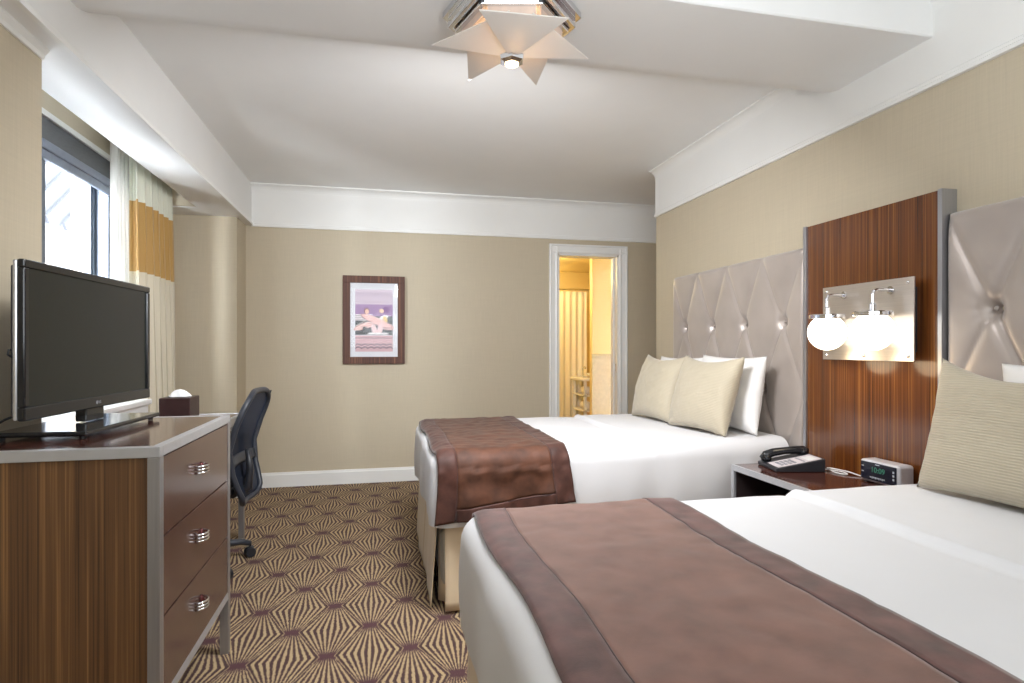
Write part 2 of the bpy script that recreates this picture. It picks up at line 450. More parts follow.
bm = B(); box(bm, DX1-.0165, DX1-.0145, YB+.03, YB+.055, .93, 1.0); link('strike_plate', bm, 'chrome', d1)

# bathroom beyond
bm = B()
box(bm, 1.2, 1.3, YB+.15, 8.0, 0, 2.3); box(bm, 1.2, 3.5, 7.85, 7.95, 0, 2.3); box(bm, 3.4, 3.5, YB+.15, 8.0, 0, 2.3)
box(bm, 2.335, 3.4, 6.30, 6.38, 0, 2.3)
struct('wall_bathroom', bm, 'bathpaint')
bm = B(); box(bm, 1.2, 3.5, YB+.15, 8.0, 2.2, 2.3); struct('ceiling_bathroom', bm, 'bathpaint')
bm = B()
prism(bm, [(6.30, 1.03), (6.285, 1.03), (6.275, 1.06), (6.285, 1.075), (6.30, 1.08)], 'x', 2.33, 3.4)
box(bm, 2.33, 3.4, 6.288, 6.30, 0, 1.03)
struct('trim_7', bm, plain('beige_wainscot', (.62, .53, .38, 1), .5))

# ------------------------------------------------------------------ windows
def window(n, y0, y1):
    bm = B(); x0, x1 = -1.66, XW+.005; f = .035
    box(bm, x0, x1, y0, y0+f, WZ0, WZ1); box(bm, x0, x1, y1-f, y1, WZ0, WZ1)
    box(bm, x0, x1, y0+f, y1-f, WZ1-f, WZ1); box(bm, x0, x1, y0+f, y1-f, WZ0, WZ0+f)
    w = struct('window_%d' % n, bm, 'winframe')  # window_3 is added, only to backlight the curtains
    a, b_ = y0+f, y1-f
    def sash(name, xa, z0, z1):
        s = B(); r = .032
        box(s, xa, xa+.03, a, a+r, z0, z1); box(s, xa, xa+.03, b_-r*1.5, b_, z0, z1)
        box(s, xa, xa+.03, a+r, b_-r*1.5, z1-r, z1); box(s, xa, xa+.03, a+r, b_-r*1.5, z0, z0+r)
        # thin inner bead
        box(s, xa+.03, xa+.036, b_-r*.9, b_-r*.5, z0, z1)
        so = link(name, s, 'winframe', w)
        g = B(); box(g, xa+.012, xa+.016, a+r-.005, b_-r*1.5+.005, z0+r-.005, z1-r+.005); link('pane', g, 'glass', so)
        return so
    zm = 1.48
    sash('upper_sash', -1.645, zm-.02, WZ1-f); sl = sash('lower_sash', -1.605, WZ0+f, zm+.02)
    g = B(); box(g, -1.573, -1.560, b_-.05, b_-.035, 1.45, 1.56); link('sash_latch', g, 'aluflat', w)
    return w
window(1, *W[1]); window(2, *W[0]); window(3, *W[2])  # third window is added behind the curtains so they glow
# white head trim above the windows
bm = B(); box(bm, XW, XW+.028, 2.30, 4.55, WZ1-.005, WZ1+.022); box(bm, XW, XW+.012, 2.30, 4.55, WZ1+.022, WZ1+.03); struct('trim_8', bm, 'paint')
for i, (y0, y1) in enumerate(W[1:]):
    if i: continue
    t = thing('roller_blind', 'rolled-up grey roller blind at the head of the window', 'blind', (XW, (y0+y1)/2, WZ1-.13))
    bm = B(); box(bm, XW+.006, XW+.014, y0-.03, y1+.02, WZ1-.115, WZ1-.006)
    link('blind_fabric', bm, 'shade', t)
    bm = B(); rbox(bm, XW+.004, XW+.03, y0-.03, y1+.02, WZ1-.160, WZ1-.115, .006); rbox(bm, XW+.004, XW+.024, y0-.03, y1+.02, WZ1-.205, WZ1-.162, .004)
    link('bottom_rail', bm, plain('blue_grey_rail', (.22, .25, .31, 1), .4, .4), t)
# window sill / radiator cover
t = thing('radiator_cover', 'white enamel radiator cover under the window behind the television', 'radiator', (-1.40, 3.0, 0))
bm = B(); rbox(bm, XW+.0, -1.27, 2.30, 3.74, .835, .865, .006); link('cover_top', bm, 'white', t)
bm = B(); box(bm, XW+.0, -1.285, 2.32, 3.72, .0, .835)
link('cover_body', bm, 'white', t)
bm = B()
for k in range(26): box(bm, -1.285, -1.281, 2.40+k*.048, 2.425+k*.048, .62, .78)
link('grille', bm, plain('pale_grey_grille', (.35, .36, .38, 1), .5), t)
# curtain track and curtains
def pleated(x, y0, y1, z0, z1, amp, n, flare=.0, seed=0, ny=None, thick=.003, lean=0):
    bm = B(); ny = ny or n*14
    def fn(u, v):
        ph = u*n*2*PI
        w = .55+.45*math.sin(u*7+seed)
        a = amp*(.55+.45*(1-v))*(.8+.4*w)
        y = y0+(y1-y0)*u + (1-v)*flare*(u)
        dx = a*math.sin(ph+.5*math.sin(v*3+seed)) + .25*a*math.sin(2*ph+1.3+v)
        if v > .93: dx *= .6
        return (x+dx+lean*(1-v), y+.3*amp*math.sin(ph*2+v*1.5), z0+(z1-z0)*v)
    grid(bm, ny, 40, fn)
    return bm
t = thing('curtain_track', 'slim white curtain track above the window', 'curtain track', (-1.46, 3.6, 2.46))
bm = B(); box(bm, -1.475, -1.455, 2.32, 4.58, 2.455, 2.475); box(bm, -1.395, -1.375, 2.32, 4.58, 2.455, 2.475); link('rail', bm, 'white', t)
for y in (2.5, 3.4, 4.4):
    bm = B(); box(bm, -1.48, -1.37, y, y+.02, 2.475, 2.5); link('bracket', bm, 'white', t)
o = link('sheer_curtain', pleated(-1.465, 3.70, 4.02, .03+.84, 2.455, .030, 6, seed=2, lean=.02), 'sheer', smooth=True)
tag(o, 'white translucent sheer curtain gathered at the edge of the window', 'curtain')
o = link('curtain', pleated(-1.385, 3.76, 4.34, .03, 2.455, .050, 6, flare=.13, seed=5, lean=.02), 'drape', smooth=True, solid=.004)
tag(o, 'full-length cream drape with a gold band across its upper part', 'curtain')

# ------------------------------------------------------------------ outside
t = thing('neighbour_building', 'pale building with a brick pier seen through the window', 'building', (-6, 6, -6))
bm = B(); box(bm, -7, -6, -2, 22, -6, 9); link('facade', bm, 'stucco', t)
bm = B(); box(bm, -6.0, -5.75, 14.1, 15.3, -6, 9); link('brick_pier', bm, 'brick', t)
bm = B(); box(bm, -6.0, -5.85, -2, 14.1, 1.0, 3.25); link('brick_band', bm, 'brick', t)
t = thing('fire_escape', 'grey slanted stair bands on the building outside the window', 'fire escape', (-5.9, 13, 3.3))
for k in range(5):
    bm = B(); y = 11.8+k*.62
    M = Matrix.Translation((-5.9, y, 4.05)) @ Matrix.Rotation(-math.radians(52), 4, 'X')
    box(bm, -.03, .03, -.075, .075, -.95, .95, M=M)
    link('stair_stringer', bm, 'stair', t)

# ------------------------------------------------------------------ dresser
DXF = -.56; DY0, DY1 = 1.70, 2.44; DZT = .90
t = thing('dresser', 'zebrano wood three-drawer dresser with metal edges beneath the television', 'dresser', (-.83, 2.07, 0))
bm = B(); box(bm, -1.10, DXF-.018, DY0+.012, DY1-.008, .20, DZT-.028); link('cabinet_body', bm, 'zebra_side', t)
bm = B(); box(bm, -1.082, DXF-.022, DY0+.022, DY1-.022, DZT-.028, DZT-.001); link('top_panel', bm, 'darktop', t)
bm = B()
e = .024
for a in ((-1.105, DXF, DY0, DY0+e), (-1.105, DXF, DY1-e, DY1), (-1.105, -1.105+e, DY0+e, DY1-e), (DXF-e, DXF, DY0+e, DY1-e)):
    box(bm, a[0], a[1], a[2], a[3], DZT-.028, DZT)
link('top_rim', bm, 'aluflat', t, bevel=.0015)
for (x, y) in ((DXF-.03, DY0), (DXF-.03, DY1-.03), (-1.105, DY0), (-1.105, DY1-.03)):
    bm = B(); box(bm, x, x+.03, y, y+.03, 0, DZT-.0285); link('leg', bm, 'alu', t, bevel=.0015)
bm = B(); box(bm, DXF-.03, DXF-.001, DY0+.03, DY1-.03, .205, .232); box(bm, -1.075, DXF-.03, DY0+.001, DY0+.03, .175, .2); link('bottom_rail', bm, 'aluflat', t)
for k in range(3):
    z1 = DZT-.032-k*.2135; z0 = z1-.2085
    bm = B(); box(bm, DXF-.018, DXF-.002, DY0+.031, DY1-.031, z0, z1)
    dr = link('drawer', bm, 'drawer', t, bevel=.0012)
    hy = 2.04; hz = (z0+z1)/2+.012
    bm = B()
    for q in range(3):
        zz = hz+.010-q*.010
        pts = []
        for i in range(9):
            a = PI*i/8; pts.append((DXF-.004+.030*math.sin(a)**.7 if 0 < i < 8 else DXF-.004, hy-.03*math.cos(a), zz))
        tube(bm, pts, .0036, 8)
    h = link('handle', bm, 'chrome', dr, smooth=True)
    bm = B(); lathe(bm, [(.0, .0), (.015, .0), (.015, .004), (.008, .007), (0, .007)], (DXF-.002, hy+.033, hz), 16, 'x'); link('rosette', bm, 'brassdark', dr, smooth=True)

# ------------------------------------------------------------------ television
t = thing('television', 'black flat-screen television standing on the dresser', 'television', (-.90, 1.77, DZT))
TW, TH = .757, .424; tz0 = .066
ox, oy = -.90, 1.77
def tb(name, args, mat, parent=None, r=.004):
    bm = B()
    for a in args: rbox(bm, ox+a[0], ox+a[1], oy+a[2], oy+a[3], DZT+a[4], DZT+a[5], min(r, .45*min(a[1]-a[0], a[3]-a[2], a[5]-a[4])))
    return link(name, bm, mat, parent or t, smooth=False)
z0, z1 = tz0, tz0+TH; bz = .022
tb('bezel', [(-.018, .0, 0, TW, z1-bz, z1), (-.018, 0, 0, TW, z0, z0+.036), (-.018, 0, 0, bz, z0+.036, z1-bz), (-.018, 0, TW-bz, TW, z0+.036, z1-bz)], 'blackgloss')
tb('screen', [(-.016, -.006, bz-.004, TW-bz+.004, z0+.032, z1-bz+.004)], 'screen', r=.001)
tb('side_trim', [(-.030, -.0185, 0.001, TW-.001, z0+.002, z1-.002)], 'silverside')
tb('back_housing', [(-.062, -.030, .06, TW-.06, z0+.03, z1-.06), (-.040, -.030, .01, TW-.01, z0+.01, z1-.015)], 'black', r=.01)
tb('neck', [(-.045, -.012, TW/2-.055, TW/2+.055, .026, z0+.04)], 'blackgloss')
st = tb('stand_base', [(-.15, .095, .105, .60, .010, .024)], 'blackgloss', r=.005)
bm = B()
bm.free()
for (x, y) in ((-.13, .13), (.075, .13), (-.13, .57), (.075, .57)):
    bm = B(); cyl(bm, (ox+x, oy+y, DZT+.0), (ox+x, oy+y, DZT+.012), .008, seg=12); link('foot', bm, 'black', st)
R = Matrix(((0, 0, 1, 0), (1, 0, 0, 0), (0, 1, 0, 0), (0, 0, 0, 1)))  # text x->world y, text y->world z, normal->x
text_mesh('emblem', 'LG', .013, plain('grey_emblem', (.25, .26, .27, 1), .4), t, Matrix.Translation((ox+.0003, oy+TW/2, DZT+z0+.017)) @ R)
bm = B(); lathe(bm, [(0, 0), (.006, 0), (.006, .0008), (0, .0008)], (ox+.0003, oy+TW/2-.018, DZT+z0+.017), 14, 'x'); link('emblem_disc', bm, plain('grey_emblem_disc', (.2, .2, .21, 1), .4), t)
bm = B(); tube(bm, [(ox-.034, oy+.02, DZT+.255), (ox-.040, oy+.006, DZT+.252), (ox-.040, oy+.002, DZT+.240), (ox-.034, oy+.012, DZT+.232)], .003, 8); link('cable_hook', bm, 'black', t)
t.rotation_euler.z = -math.radians(2.6)
# cable from the set to the wall
cu = B()
tube(cu, [(-.985, 1.97, .98), (-1.03, 1.93, .955), (-1.06, 1.88, .925), (-1.085, 1.83, .906), (-1.09, 1.79, .9045)], .0035, 8)
tag(link('power_cord', cu, 'black', smooth=True), 'thin black power cord trailing behind the television', 'cord')

# ------------------------------------------------------------------ desk
t = thing('writing_desk', 'narrow writing desk with metal trim in front of the office chair', 'desk', (-1.02, 3.1, 0))
X0, X1, Y0, Y1 = -1.25, -.80, 2.46, 3.84
bm = B(); box(bm, X0+.022, X1-.022, Y0+.02, Y1-.022, .735, .759); link('desktop', bm, 'darktop', t)
bm = B()
for a in ((X0, X1, Y0, Y0+.022), (X0, X1, Y1-.022, Y1), (X0, X0+.022, Y0+.022, Y1-.022), (X1-.022, X1, Y0+.022, Y1-.022)): box(bm, *a, .732, .762)
link('top_rim', bm, 'aluflat', t, bevel=.0015)
bm = B(); box(bm, X0+.03, X1-.012, Y0+.03, Y1-.03, .645, .732); link('apron', bm, 'zebra_side', t)
bm = B(); box(bm, X1-.012, X1-.002, Y0+.3, Y1-.035, .648, .73); link('front_trim', bm, 'aluflat', t)
bm = B(); box(bm, X1-.002, X1+.002, Y1-.40, Y1-.06, .658, .718); sp_ = link('socket_panel', bm, plain('grey_socket_plate', (.22, .23, .24, 1), .4), t)
for k in range(3):
    bm = B(); box(bm, X1+.002, X1+.004, Y1-.36+k*.1, Y1-.31+k*.1, .675, .700); link('socket', bm, 'brassdark', sp_)
bm = B(); cyl(bm, (X1-.002, 3.42, .632), (X1+.02, 3.42, .632), .011, seg=14); link('knob', bm, 'black', t)
for (x, y) in ((X1-.03, Y1-.03), (X0, Y1-.03), (X0, Y0), (X1-.03, Y0)):
    bm = B(); box(bm, x, x+.03, y, y+.03, 0, .732); link('leg', bm, 'alu', t, bevel=.0015)

# tissue box on the desk
t = thing('tissue_box', 'dark brown tissue box with a white tissue on the desk behind the dresser', 'tissue box', (-.91, 3.05, .762))
bm = B(); rbox(bm, -.985, -.855, 2.975, 3.125, .763, .926, .004); link('box', bm, plain('dark_brown_leatherette', lin(52, 32, 32), .35, var=.15), t)
bm = B(); lathe(bm, [(.0, .0), (.05, .0), (.05, .002), (0, .002)], (-.92, 3.05, .926), 24); link('slot', bm, 'black', t)
bm = B()
def tis(u, v):
    a = u*2*PI; r = .048*(1-v)**.5*(1+.10*math.sin(5*a+v*3)); return (-.92+r*math.cos(a), 3.05+r*.7*math.sin(a), .927+.035*v)
grid(bm, 41, 8, tis); link('tissue', bm, 'pillowwhite', t, smooth=True)

# ------------------------------------------------------------------ office chair (faces the desk)
t = thing('office_chair', 'black mesh-back swivel office chair pulled up to the desk', 'office chair', (0, 0, 0))
cy = 0.
def prof_x(z):
    P = [(.36, .265), (.40, .262), (.45, .243), (.52, .222), (.60, .205), (.66, .212), (.75, .240), (.85, .282), (.92, .315), (.95, .330)]
    for (a, xa), (b_, xb) in zip(P, P[1:]):
        if z <= b_:
            f = max(0, (z-a)/(b_-a)); return xa+(xb-xa)*f
    return P[-1][1]
def back_pt(s, v):
    """s in -1..1 across, v 0..1 up"""
    z = .355+.575*v
    hw = .175+.055*math.sin(min(1, v*1.25)*PI*.5) - .05*max(0, v-.82)/.18*max(0, v-.82)/.18
    return Vector((prof_x(z)+.035*s*s, s*hw, z))
def outl(off=0):
    pts = []
    for k in range(64):
        a = 2*PI*k/64; c, s_ = math.cos(a), math.sin(a)
        e_ = .38
        sx = math.copysign(abs(c)**e_, c); vz = .5+.5*math.copysign(abs(s_)**e_, s_)
        pts.append(back_pt(sx*(1-off), vz))
    return pts
bm = B(); tube(bm, outl(), .015, 10, closed=True); bk = link('back_frame', bm, 'chairblack', t, smooth=True)
bm = B(); grid(bm, 15, 30, lambda u, v: back_pt((u*2-1)*.97, .02+.96*v)+Vector((.002, 0, 0))); link('back_mesh', bm, 'mesh', t, smooth=True)
bm = B(); grid(bm, 15, 6, lambda u, v: back_pt((u*2-1)*.96, .33+.09*v)+Vector((.012, 0, 0))); link('lumbar_bar', bm, 'chairblack', t, smooth=True, solid=.008)
bm = B()
tube(bm, [(.09, 0, .40), (.20, 0, .385), (.275, 0, .42), (.285, 0, .52), (.27, 0, .62)], [.022, .024, .022, .018, .012], 10); link('back_support', bm, 'black', t, smooth=True)
bm = B()
def seatf(bm):
    t2 = B(); box(t2, -.22, .24, -.235, .235, .43, .50)
    bmesh.ops.bevel(t2, geom=t2.edges[:], offset=.03, segments=4, affect='EDGES'); merge(bm, t2)
seatf(bm); link('seat', bm, plain('black_seat_fabric', (.02, .022, .03, 1), .8, var=.2, nscale=200), t, smooth=True)
bm = B(); rbox(bm, -.09, .14, -.09, .09, .375, .43, .012); rbox(bm, .1, .2, -.2, .2, .385, .43, .01); link('mechanism', bm, 'black', t)
bm = B(); cyl(bm, (0, 0, .20), (0, 0, .38), .018); cyl(bm, (0, 0, .075), (0, 0, .24), .027); link('gas_lift', bm, 'black', t, smooth=True)
bm = B(); tube(bm, [(.03, -.05, .40), (.03, -.20, .395), (.03, -.26, .40)], [.006, .006, .009], 8); link('tilt_lever', bm, 'black', t)
bm = B(); cyl(bm, (0, 0, .07), (0, 0, .12), .045, .035); link('hub', bm, 'chairblack', t, smooth=True)
for k in range(5):
    a = math.radians(40+72*k-8); c, s_ = math.cos(a), math.sin(a)
    bm = B(); tube(bm, [(.03*c, .03*s_, .098), (.15*c, .15*s_, .100), (.24*c, .24*s_, .092), (.285*c, .285*s_, .075)], [.024, .020, .017, .015], 10)
    lg = link('leg', bm, 'chairblack', t, smooth=True)
    bm = B(); X, Y = .285*c, .285*s_
    cyl(bm, (X, Y, .05), (X, Y, .08), .008)
    for sg in (-1, 1):
        p = Vector((X-s_*.013*sg, Y+c*.013*sg, .028)); q = p+Vector((-s_*.014*sg, c*.014*sg, 0)); cyl(bm, p, q, .028, .025, 18)
    rbox(bm, X-.018, X+.018, Y-.016, Y+.016, .034, .058, .006)
    link('caster', bm, 'black', lg, smooth=False)
t.location = (-.955, 3.37, 0); t.rotation_euler.z = math.radians(-4)

# ------------------------------------------------------------------ picture on the back wall
px0, px1, pz0, pz1 = -.308, .208, 1.016, 1.766; py = YB
t = thing('framed_picture', 'framed art deco print of reclining bathers hanging on the back wall', 'picture', ((px0+px1)/2, YB, pz0))
f = .06
bm = B()
for a in ((px0, px1, pz1-f, pz1), (px0, px1, pz0, pz0+f), (px0, px0+f, pz0+f, pz1-f), (px1-f, px1, pz0+f, pz1-f)):
    box(bm, a[0], a[1], py-.034, py-.001, a[2], a[3])
link('frame', bm, zebrano('dark_zebrano_frame', lin(44, 22, 16), lin(84, 48, 34), lin(132, 88, 62), axis='z', sc=1.4, rough=.6, coat=0), t, bevel=.002)
bm = B(); box(bm, px0+f-.002, px1-f+.002, py-.018, py-.004, pz0+f-.002, pz1-f+.002); link('mat_board', bm, plain('white_mat_board', (.72, .73, .78, 1), .5, var=.01), t)
ax0, ax1, az0, az1 = px0+f+.042, px1-f-.042, pz0+f+.045, pz1-f-.055
AW, AH = ax1-ax0, az1-az0
lay = [0]
def art(polys, col, name='print_shape'):
    bm = B(); lay[0] += 1; y = py-.0182-.00045*lay[0]
    for poly in polys:
        vs = [bm.verts.new((ax0+AW*u, y, az0+AH*v)) for u, v in poly]
        try: bm.faces.new(vs)
        except ValueError: pass
    return bm, col
def ell(cx, cz, rx, rz, rot=0, n=28):
    c, s_ = math.cos(rot), math.sin(rot); A = AH/AW
    return [(cx+(rx*math.cos(a)*c-rz*math.sin(a)*s_), cz+(rx*math.cos(a)*s_+rz*math.sin(a)*c)/A) for a in [2*PI*k/n for k in range(n)]]
def wav(z, amp, th, n=5, u0=0, u1=1):
    top = [(u0+(u1-u0)*k/60, z+amp*abs(math.sin(PI*n*k/60))) for k in range(61)]
    return top+[(u, v-th) for u, v in top[::-1]]
def R_(u0, u1, v0, v1): return [(u0, v0), (u1, v0), (u1, v1), (u0, v1)]
pic = [
 ([R_(0, 1, .30, 1)], lin(206, 190, 205)), ([R_(0, 1, 0, .26)], lin(214, 178, 184)),
 ([R_(0, 1, .57, .76)], lin(156, 122, 168)), ([R_(0, 1, .27, .57)], lin(62, 64, 66)),
 ([R_(0, .45, .50, .60)], lin(225, 216, 220)), ([R_(.0, .42, .515+.025*0, .521), R_(0, .42, .545, .551), R_(0, .42, .575, .581)], lin(70, 62, 70)),
 ([ell(.28, .42, .34, .085, .35)], lin(222, 178, 172)),
 ([[(0, .36), (.42, .50), (.42, .512), (0, .372)], [(0, .40), (.34, .52), (.34, .53), (0, .41)], [(0, .33), (.2, .39), (.2, .40), (0, .342)]], lin(240, 230, 226)),
 ([R_(.20, .30, .27, .40), R_(.82, .9, .27, .42)], lin(40, 42, 44)),
 ([ell(.78, .42, .26, .10, -.3)], lin(214, 168, 166)),
 ([ell(.55, .49, .44, .105, -.42)], lin(120, 78, 84)), ([ell(.55, .495, .42, .092, -.42)], lin(226, 182, 178)),
 ([ell(.30, .655, .075, .085)], lin(120, 70, 92)), ([ell(.31, .645, .055, .068)], lin(232, 190, 170)),
 ([ell(.82, .675, .09, .08)], lin(118, 66, 130)), ([ell(.70, .655, .065, .06)], lin(238, 206, 180)),
 ([ell(.76, .55, .13, .055, .3)], lin(234, 226, 222)), ([ell(.80, .52, .05, .09, .5)], lin(222, 190, 120)),
 ([ell(.50, .36, .07, .16, .3), ell(.66, .36, .07, .16, -.3)], lin(226, 196, 198)),
 ([ell(.42, .29, .10, .028), ell(.60, .29, .10, .028), ell(.78, .29, .10, .028)], lin(228, 226, 226)),
 ([R_(0, 1, .215, .222), wav(.10, .03, .012, 6), wav(.055, .03, .016, 6)], lin(78, 78, 98)),
 ([wav(.925, .028, .008, 6), wav(.885, .028, .008, 6), R_(0, 1, .80, .806)], lin(176, 160, 180)),
]
allb = B(); mats = []
for polys, col in pic:
    b2, c = art(polys, col)
    m_ = plain('print_ink', c, .5, var=.02); mats.append(m_)
    for fc in b2.faces: fc.material_index = len(mats)-1
    merge(allb, b2)
pr_o = link('print', allb, mats, t)
bm = B(); box(bm, px0+f-.001, px1-f+.001, py-.030, py-.0285, pz0+f-.001, pz1-f+.001)
gl = bpy.data.materials.new('picture_glazing'); gl.use_nodes = True; nt = NT(gl); nt.n.remove(nt.n['Principled BSDF'])
tp = nt.node('ShaderNodeBsdfTransparent'); gg = nt.node('ShaderNodeBsdfGlossy'); gg.inputs['Roughness'].default_value = .03; mm = nt.node('ShaderNodeMixShader'); mm.inputs[0].default_value = .010
nt.l.new(tp.outputs[0], mm.inputs[1]); nt.l.new(gg.outputs[0], mm.inputs[2]); nt.l.new(mm.outputs[0], nt.n['Material Output'].inputs[0])
link('glazing', bm, gl, t)

# ------------------------------------------------------------------ headboards
def headboard(y0, y1, label):
    t = thing('headboard', label, 'headboard', (XR-.03, (y0+y1)/2, .45), 'tufted satin headboards')
    z0, z1, xf = .45, 1.645, 2.0
    nb = 4; pit = (y1-y0)/nb; rows = [1.29, .935, .58]
    btn = []
    for r, zr in enumerate(rows):
        off = pit/2 if r % 2 == 0 else pit
        k = 0
        while y0+off+k*pit < y1-.02: btn.append((y0+off+k*pit, zr)); k += 1
    segs = []
    hz = .355
    for (yb, zb) in btn:
        for sy in (-1, 1):
            for sz in (-1, 1):
                segs.append((yb, zb, yb+sy*pit/2, zb+sz*hz))
    def disp(y, z):
        d = 0
        for yb, zb in btn:
            dy, dz = y-yb, z-zb; r2 = dy*dy+dz*dz
            if r2 < .04:
                r = math.sqrt(r2); d += .020*math.exp(-r2/.0009)+.014*math.exp(-r/.05)
                if r > .008: d += .0018*math.sin(math.atan2(dz, dy)*11+yb*9)*math.exp(-r/.05)
        for (a, b_, c, e_) in segs:
            vx, vz = c-a, e_-b_; L = vx*vx+vz*vz
            s_ = max(0, min(1, ((y-a)*vx+(z-b_)*vz)/L)); dx, dz = y-a-s_*vx, z-b_-s_*vz
            q = dx*dx+dz*dz
            if q < .0025: d += (.0055*math.exp(-q/.00006)+.004*math.exp(-q/.0006))*(1-.25*s_)
        e1 = min(y-y0, y1-y, z1-z)
        if e1 < .03: d += .022*(1-math.sqrt(max(0, 1-(1-e1/.03)**2)))
        return d
    bm = B(); ny, nz = 150, 130
    g = grid(bm, ny, nz, lambda u, v: (xf+disp(y0+(y1-y0)*u, z0+(z1-z0)*v), y0+(y1-y0)*u, z0+(z1-z0)*v))
    # sides and back
    def strip(edge):
        bk_ = [bm.verts.new((XR-.002, v.co.y, v.co.z)) for v in edge]
        for i in range(len(edge)-1): bm.faces.new((edge[i], edge[i+1], bk_[i+1], bk_[i]))
    strip(g[0]); strip(g[-1]); strip([c[-1] for c in g]); strip([c[0] for c in g])
    bmesh.ops.remove_doubles(bm, verts=bm.verts[:], dist=1e-5)
    link('cushion', bm, 'satin', t, smooth=True)
    for (yb, zb) in btn:
        if zb < .8: continue
        bm = B(); lathe(bm, [(0, -.003), (.005, -.0025), (.008, 0), (.009, .003), (.006, .006), (0, .007)], (xf+.026, yb, zb), 16, 'x')
        link('button', bm, 'buttoncloth', t, smooth=True)
    return t
headboard(2.48, 3.80, 'silver satin tufted headboard behind the bed nearer the bathroom door')
headboard(.43, 1.748, 'silver satin tufted headboard behind the nearest bed, cut by the photo edge')

# ------------------------------------------------------------------ wood wall panel, sconce
t = thing('wall_panel', 'tall glossy zebrano wall panel between the two headboards', 'wall panel', (2.02, 2.1, .25))
bm = B(); box(bm, 2.0, XR-.001, 1.767, 2.452, .25, 1.735); link('board', bm, 'zebra', t)
bm = B(); box(bm, 1.990, XR-.001, 1.750, 1.767, .25, 1.737); link('edge_strip', bm, 'alu', t, bevel=.001)
bm = B(); box(bm, 1.990, XR-.001, 2.452, 2.471, .25, 1.737); link('edge_strip', bm, 'alu', t, bevel=.001)

t = thing('wall_sconce', 'twin-globe wall sconce on a square nickel plate, both globes lit', 'wall lamp', (1.95, 2.06, 1.26))
bm = B(); box(bm, 1.948, 1.954, 1.825, 2.29, 1.105, 1.425); link('back_plate', bm, 'steel', t, bevel=.001)
bm = B(); box(bm, 1.954, 2.0, 1.86, 2.255, 1.14, 1.39); link('junction_box', bm, 'black', t)
for y in (1.85, 2.06, 2.265):
    for z in (1.125, 1.405):
        if y == 2.06 and z > 1.3: continue
        bm = B(); lathe(bm, [(0, -.006), (.004, -.005), (.0065, -.002), (.0065, .001), (0, .001)], (1.947, y, z), 12, 'x'); link('screw', bm, 'chrome', t, smooth=True)
for gy in (2.165, 1.925):
    gx, gz = 1.862, 1.222
    bm = B()
    pts = [(1.948, gy, 1.382), (gx+.02, gy, 1.382), (gx+.006, gy, 1.378), (gx, gy, 1.366), (gx, gy, 1.30)]
    tube(bm, pts, .0065, 12); lathe(bm, [(0, -.0), (.016, 0), (.016, .005), (0, .005)], (1.942, gy, 1.382), 20, 'x')
    lathe(bm, [(0, 1.292), (.013, 1.292), (.013, 1.325), (.010, 1.332), (0, 1.332)], (gx, gy, 0), 20)
    arm = link('arm', bm, 'chrome', t, smooth=False)
    bm = B(); lathe(bm, [(0, 1.280), (.068, 1.280), (.070, 1.283), (.070, 1.295), (.066, 1.298), (0, 1.298)], (gx, gy, 0), 40); link('cap', bm, 'chrome', t)
    bm = B(); pr = []
    r = .076
    for k in range(17):
        a = -PI/2+(k/16)*(PI/2+math.asin(.057/r)); pr.append((r*math.cos(a) if k else 0, gz+r*math.sin(a)))
    pr.append((.0, gz+.0575)); lathe(bm, pr, (gx, gy, 0), 40); link('globe', bm, 'globe', t, smooth=True)

# ------------------------------------------------------------------ nightstand
t = thing('nightstand', 'dark brown wall-hung nightstand with metal edging between the beds', 'nightstand', (1.8, 2.09, .35))
nx0, nx1, ny0, ny1, nz0, nz1 = 1.59, 1.999, 1.77, 2.450, .41, .615
bm = B(); box(bm, nx0+.012, nx1, ny0, ny1, nz1-.022, nz1); link('top', bm, 'darktop', t)
bm = B(); box(bm, nx0+.012, nx1, ny0, ny0+.02, nz0, nz1-.022); box(bm, nx0+.012, nx1, ny1-.02, ny1, nz0, nz1-.022); box(bm, nx0+.012, nx1, ny0+.02, ny1-.02, nz0, nz0+.02); box(bm, nx1-.015, nx1, ny0+.02, ny1-.02, nz0+.02, nz1-.022)
link('case', bm, plain('black_brown_case', (.03, .02, .02, 1), .4), t)
bm = B(); box(bm, nx0, nx0+.012, ny0, ny1, nz1-.024, nz1+.001); box(bm, nx0, nx0+.012, ny0, ny0+.02, nz0, nz1-.024); box(bm, nx0, nx0+.012, ny1-.02, ny1, nz0, nz1-.024); box(bm, nx0, nx0+.012, ny0+.02, ny1-.02, nz0, nz0+.02)
link('front_edging', bm, 'aluflat', t)

# telephone
t = thing('telephone', 'black desk telephone with pale keypad face on the nightstand', 'telephone', (0, 0, 0))
def wedge(bm, x0, x1, y0, y1, za, zb, zbase=0):
    vs = [bm.verts.new(p) for p in ((x0, y0, zbase), (x1, y0, zbase), (x1, y1, zbase), (x0, y1, zbase), (x0, y0, za), (x1, y0, zb), (x1, y1, zb), (x0, y1, za))]
    for f_ in ((0, 3, 2, 1), (4, 5, 6, 7), (0, 1, 5, 4), (1, 2, 6, 5), (2, 3, 7, 6), (3, 0, 4, 7)): bm.faces.new([vs[i] for i in f_])
PL, PW = .215, .19     # local: x = depth toward the wall, y = width (handset at +y)
bm = B(); wedge(bm, -PL/2, PL/2, -PW/2, PW/2, .016, .058, 0); link('body', bm, 'black', t, bevel=.004)
sl = math.atan2(.042, PL)
Mx = Matrix.Translation((0, 0, .037)) @ Matrix.Rotation(-sl, 4, 'Y')
bm = B(); box(bm, -PL/2+.012, PL/2-.010, -PW/2+.010, PW/2-.075, 0, .0022, M=Mx); link('face_plate', bm, 'paperpink', t)
bm = B()
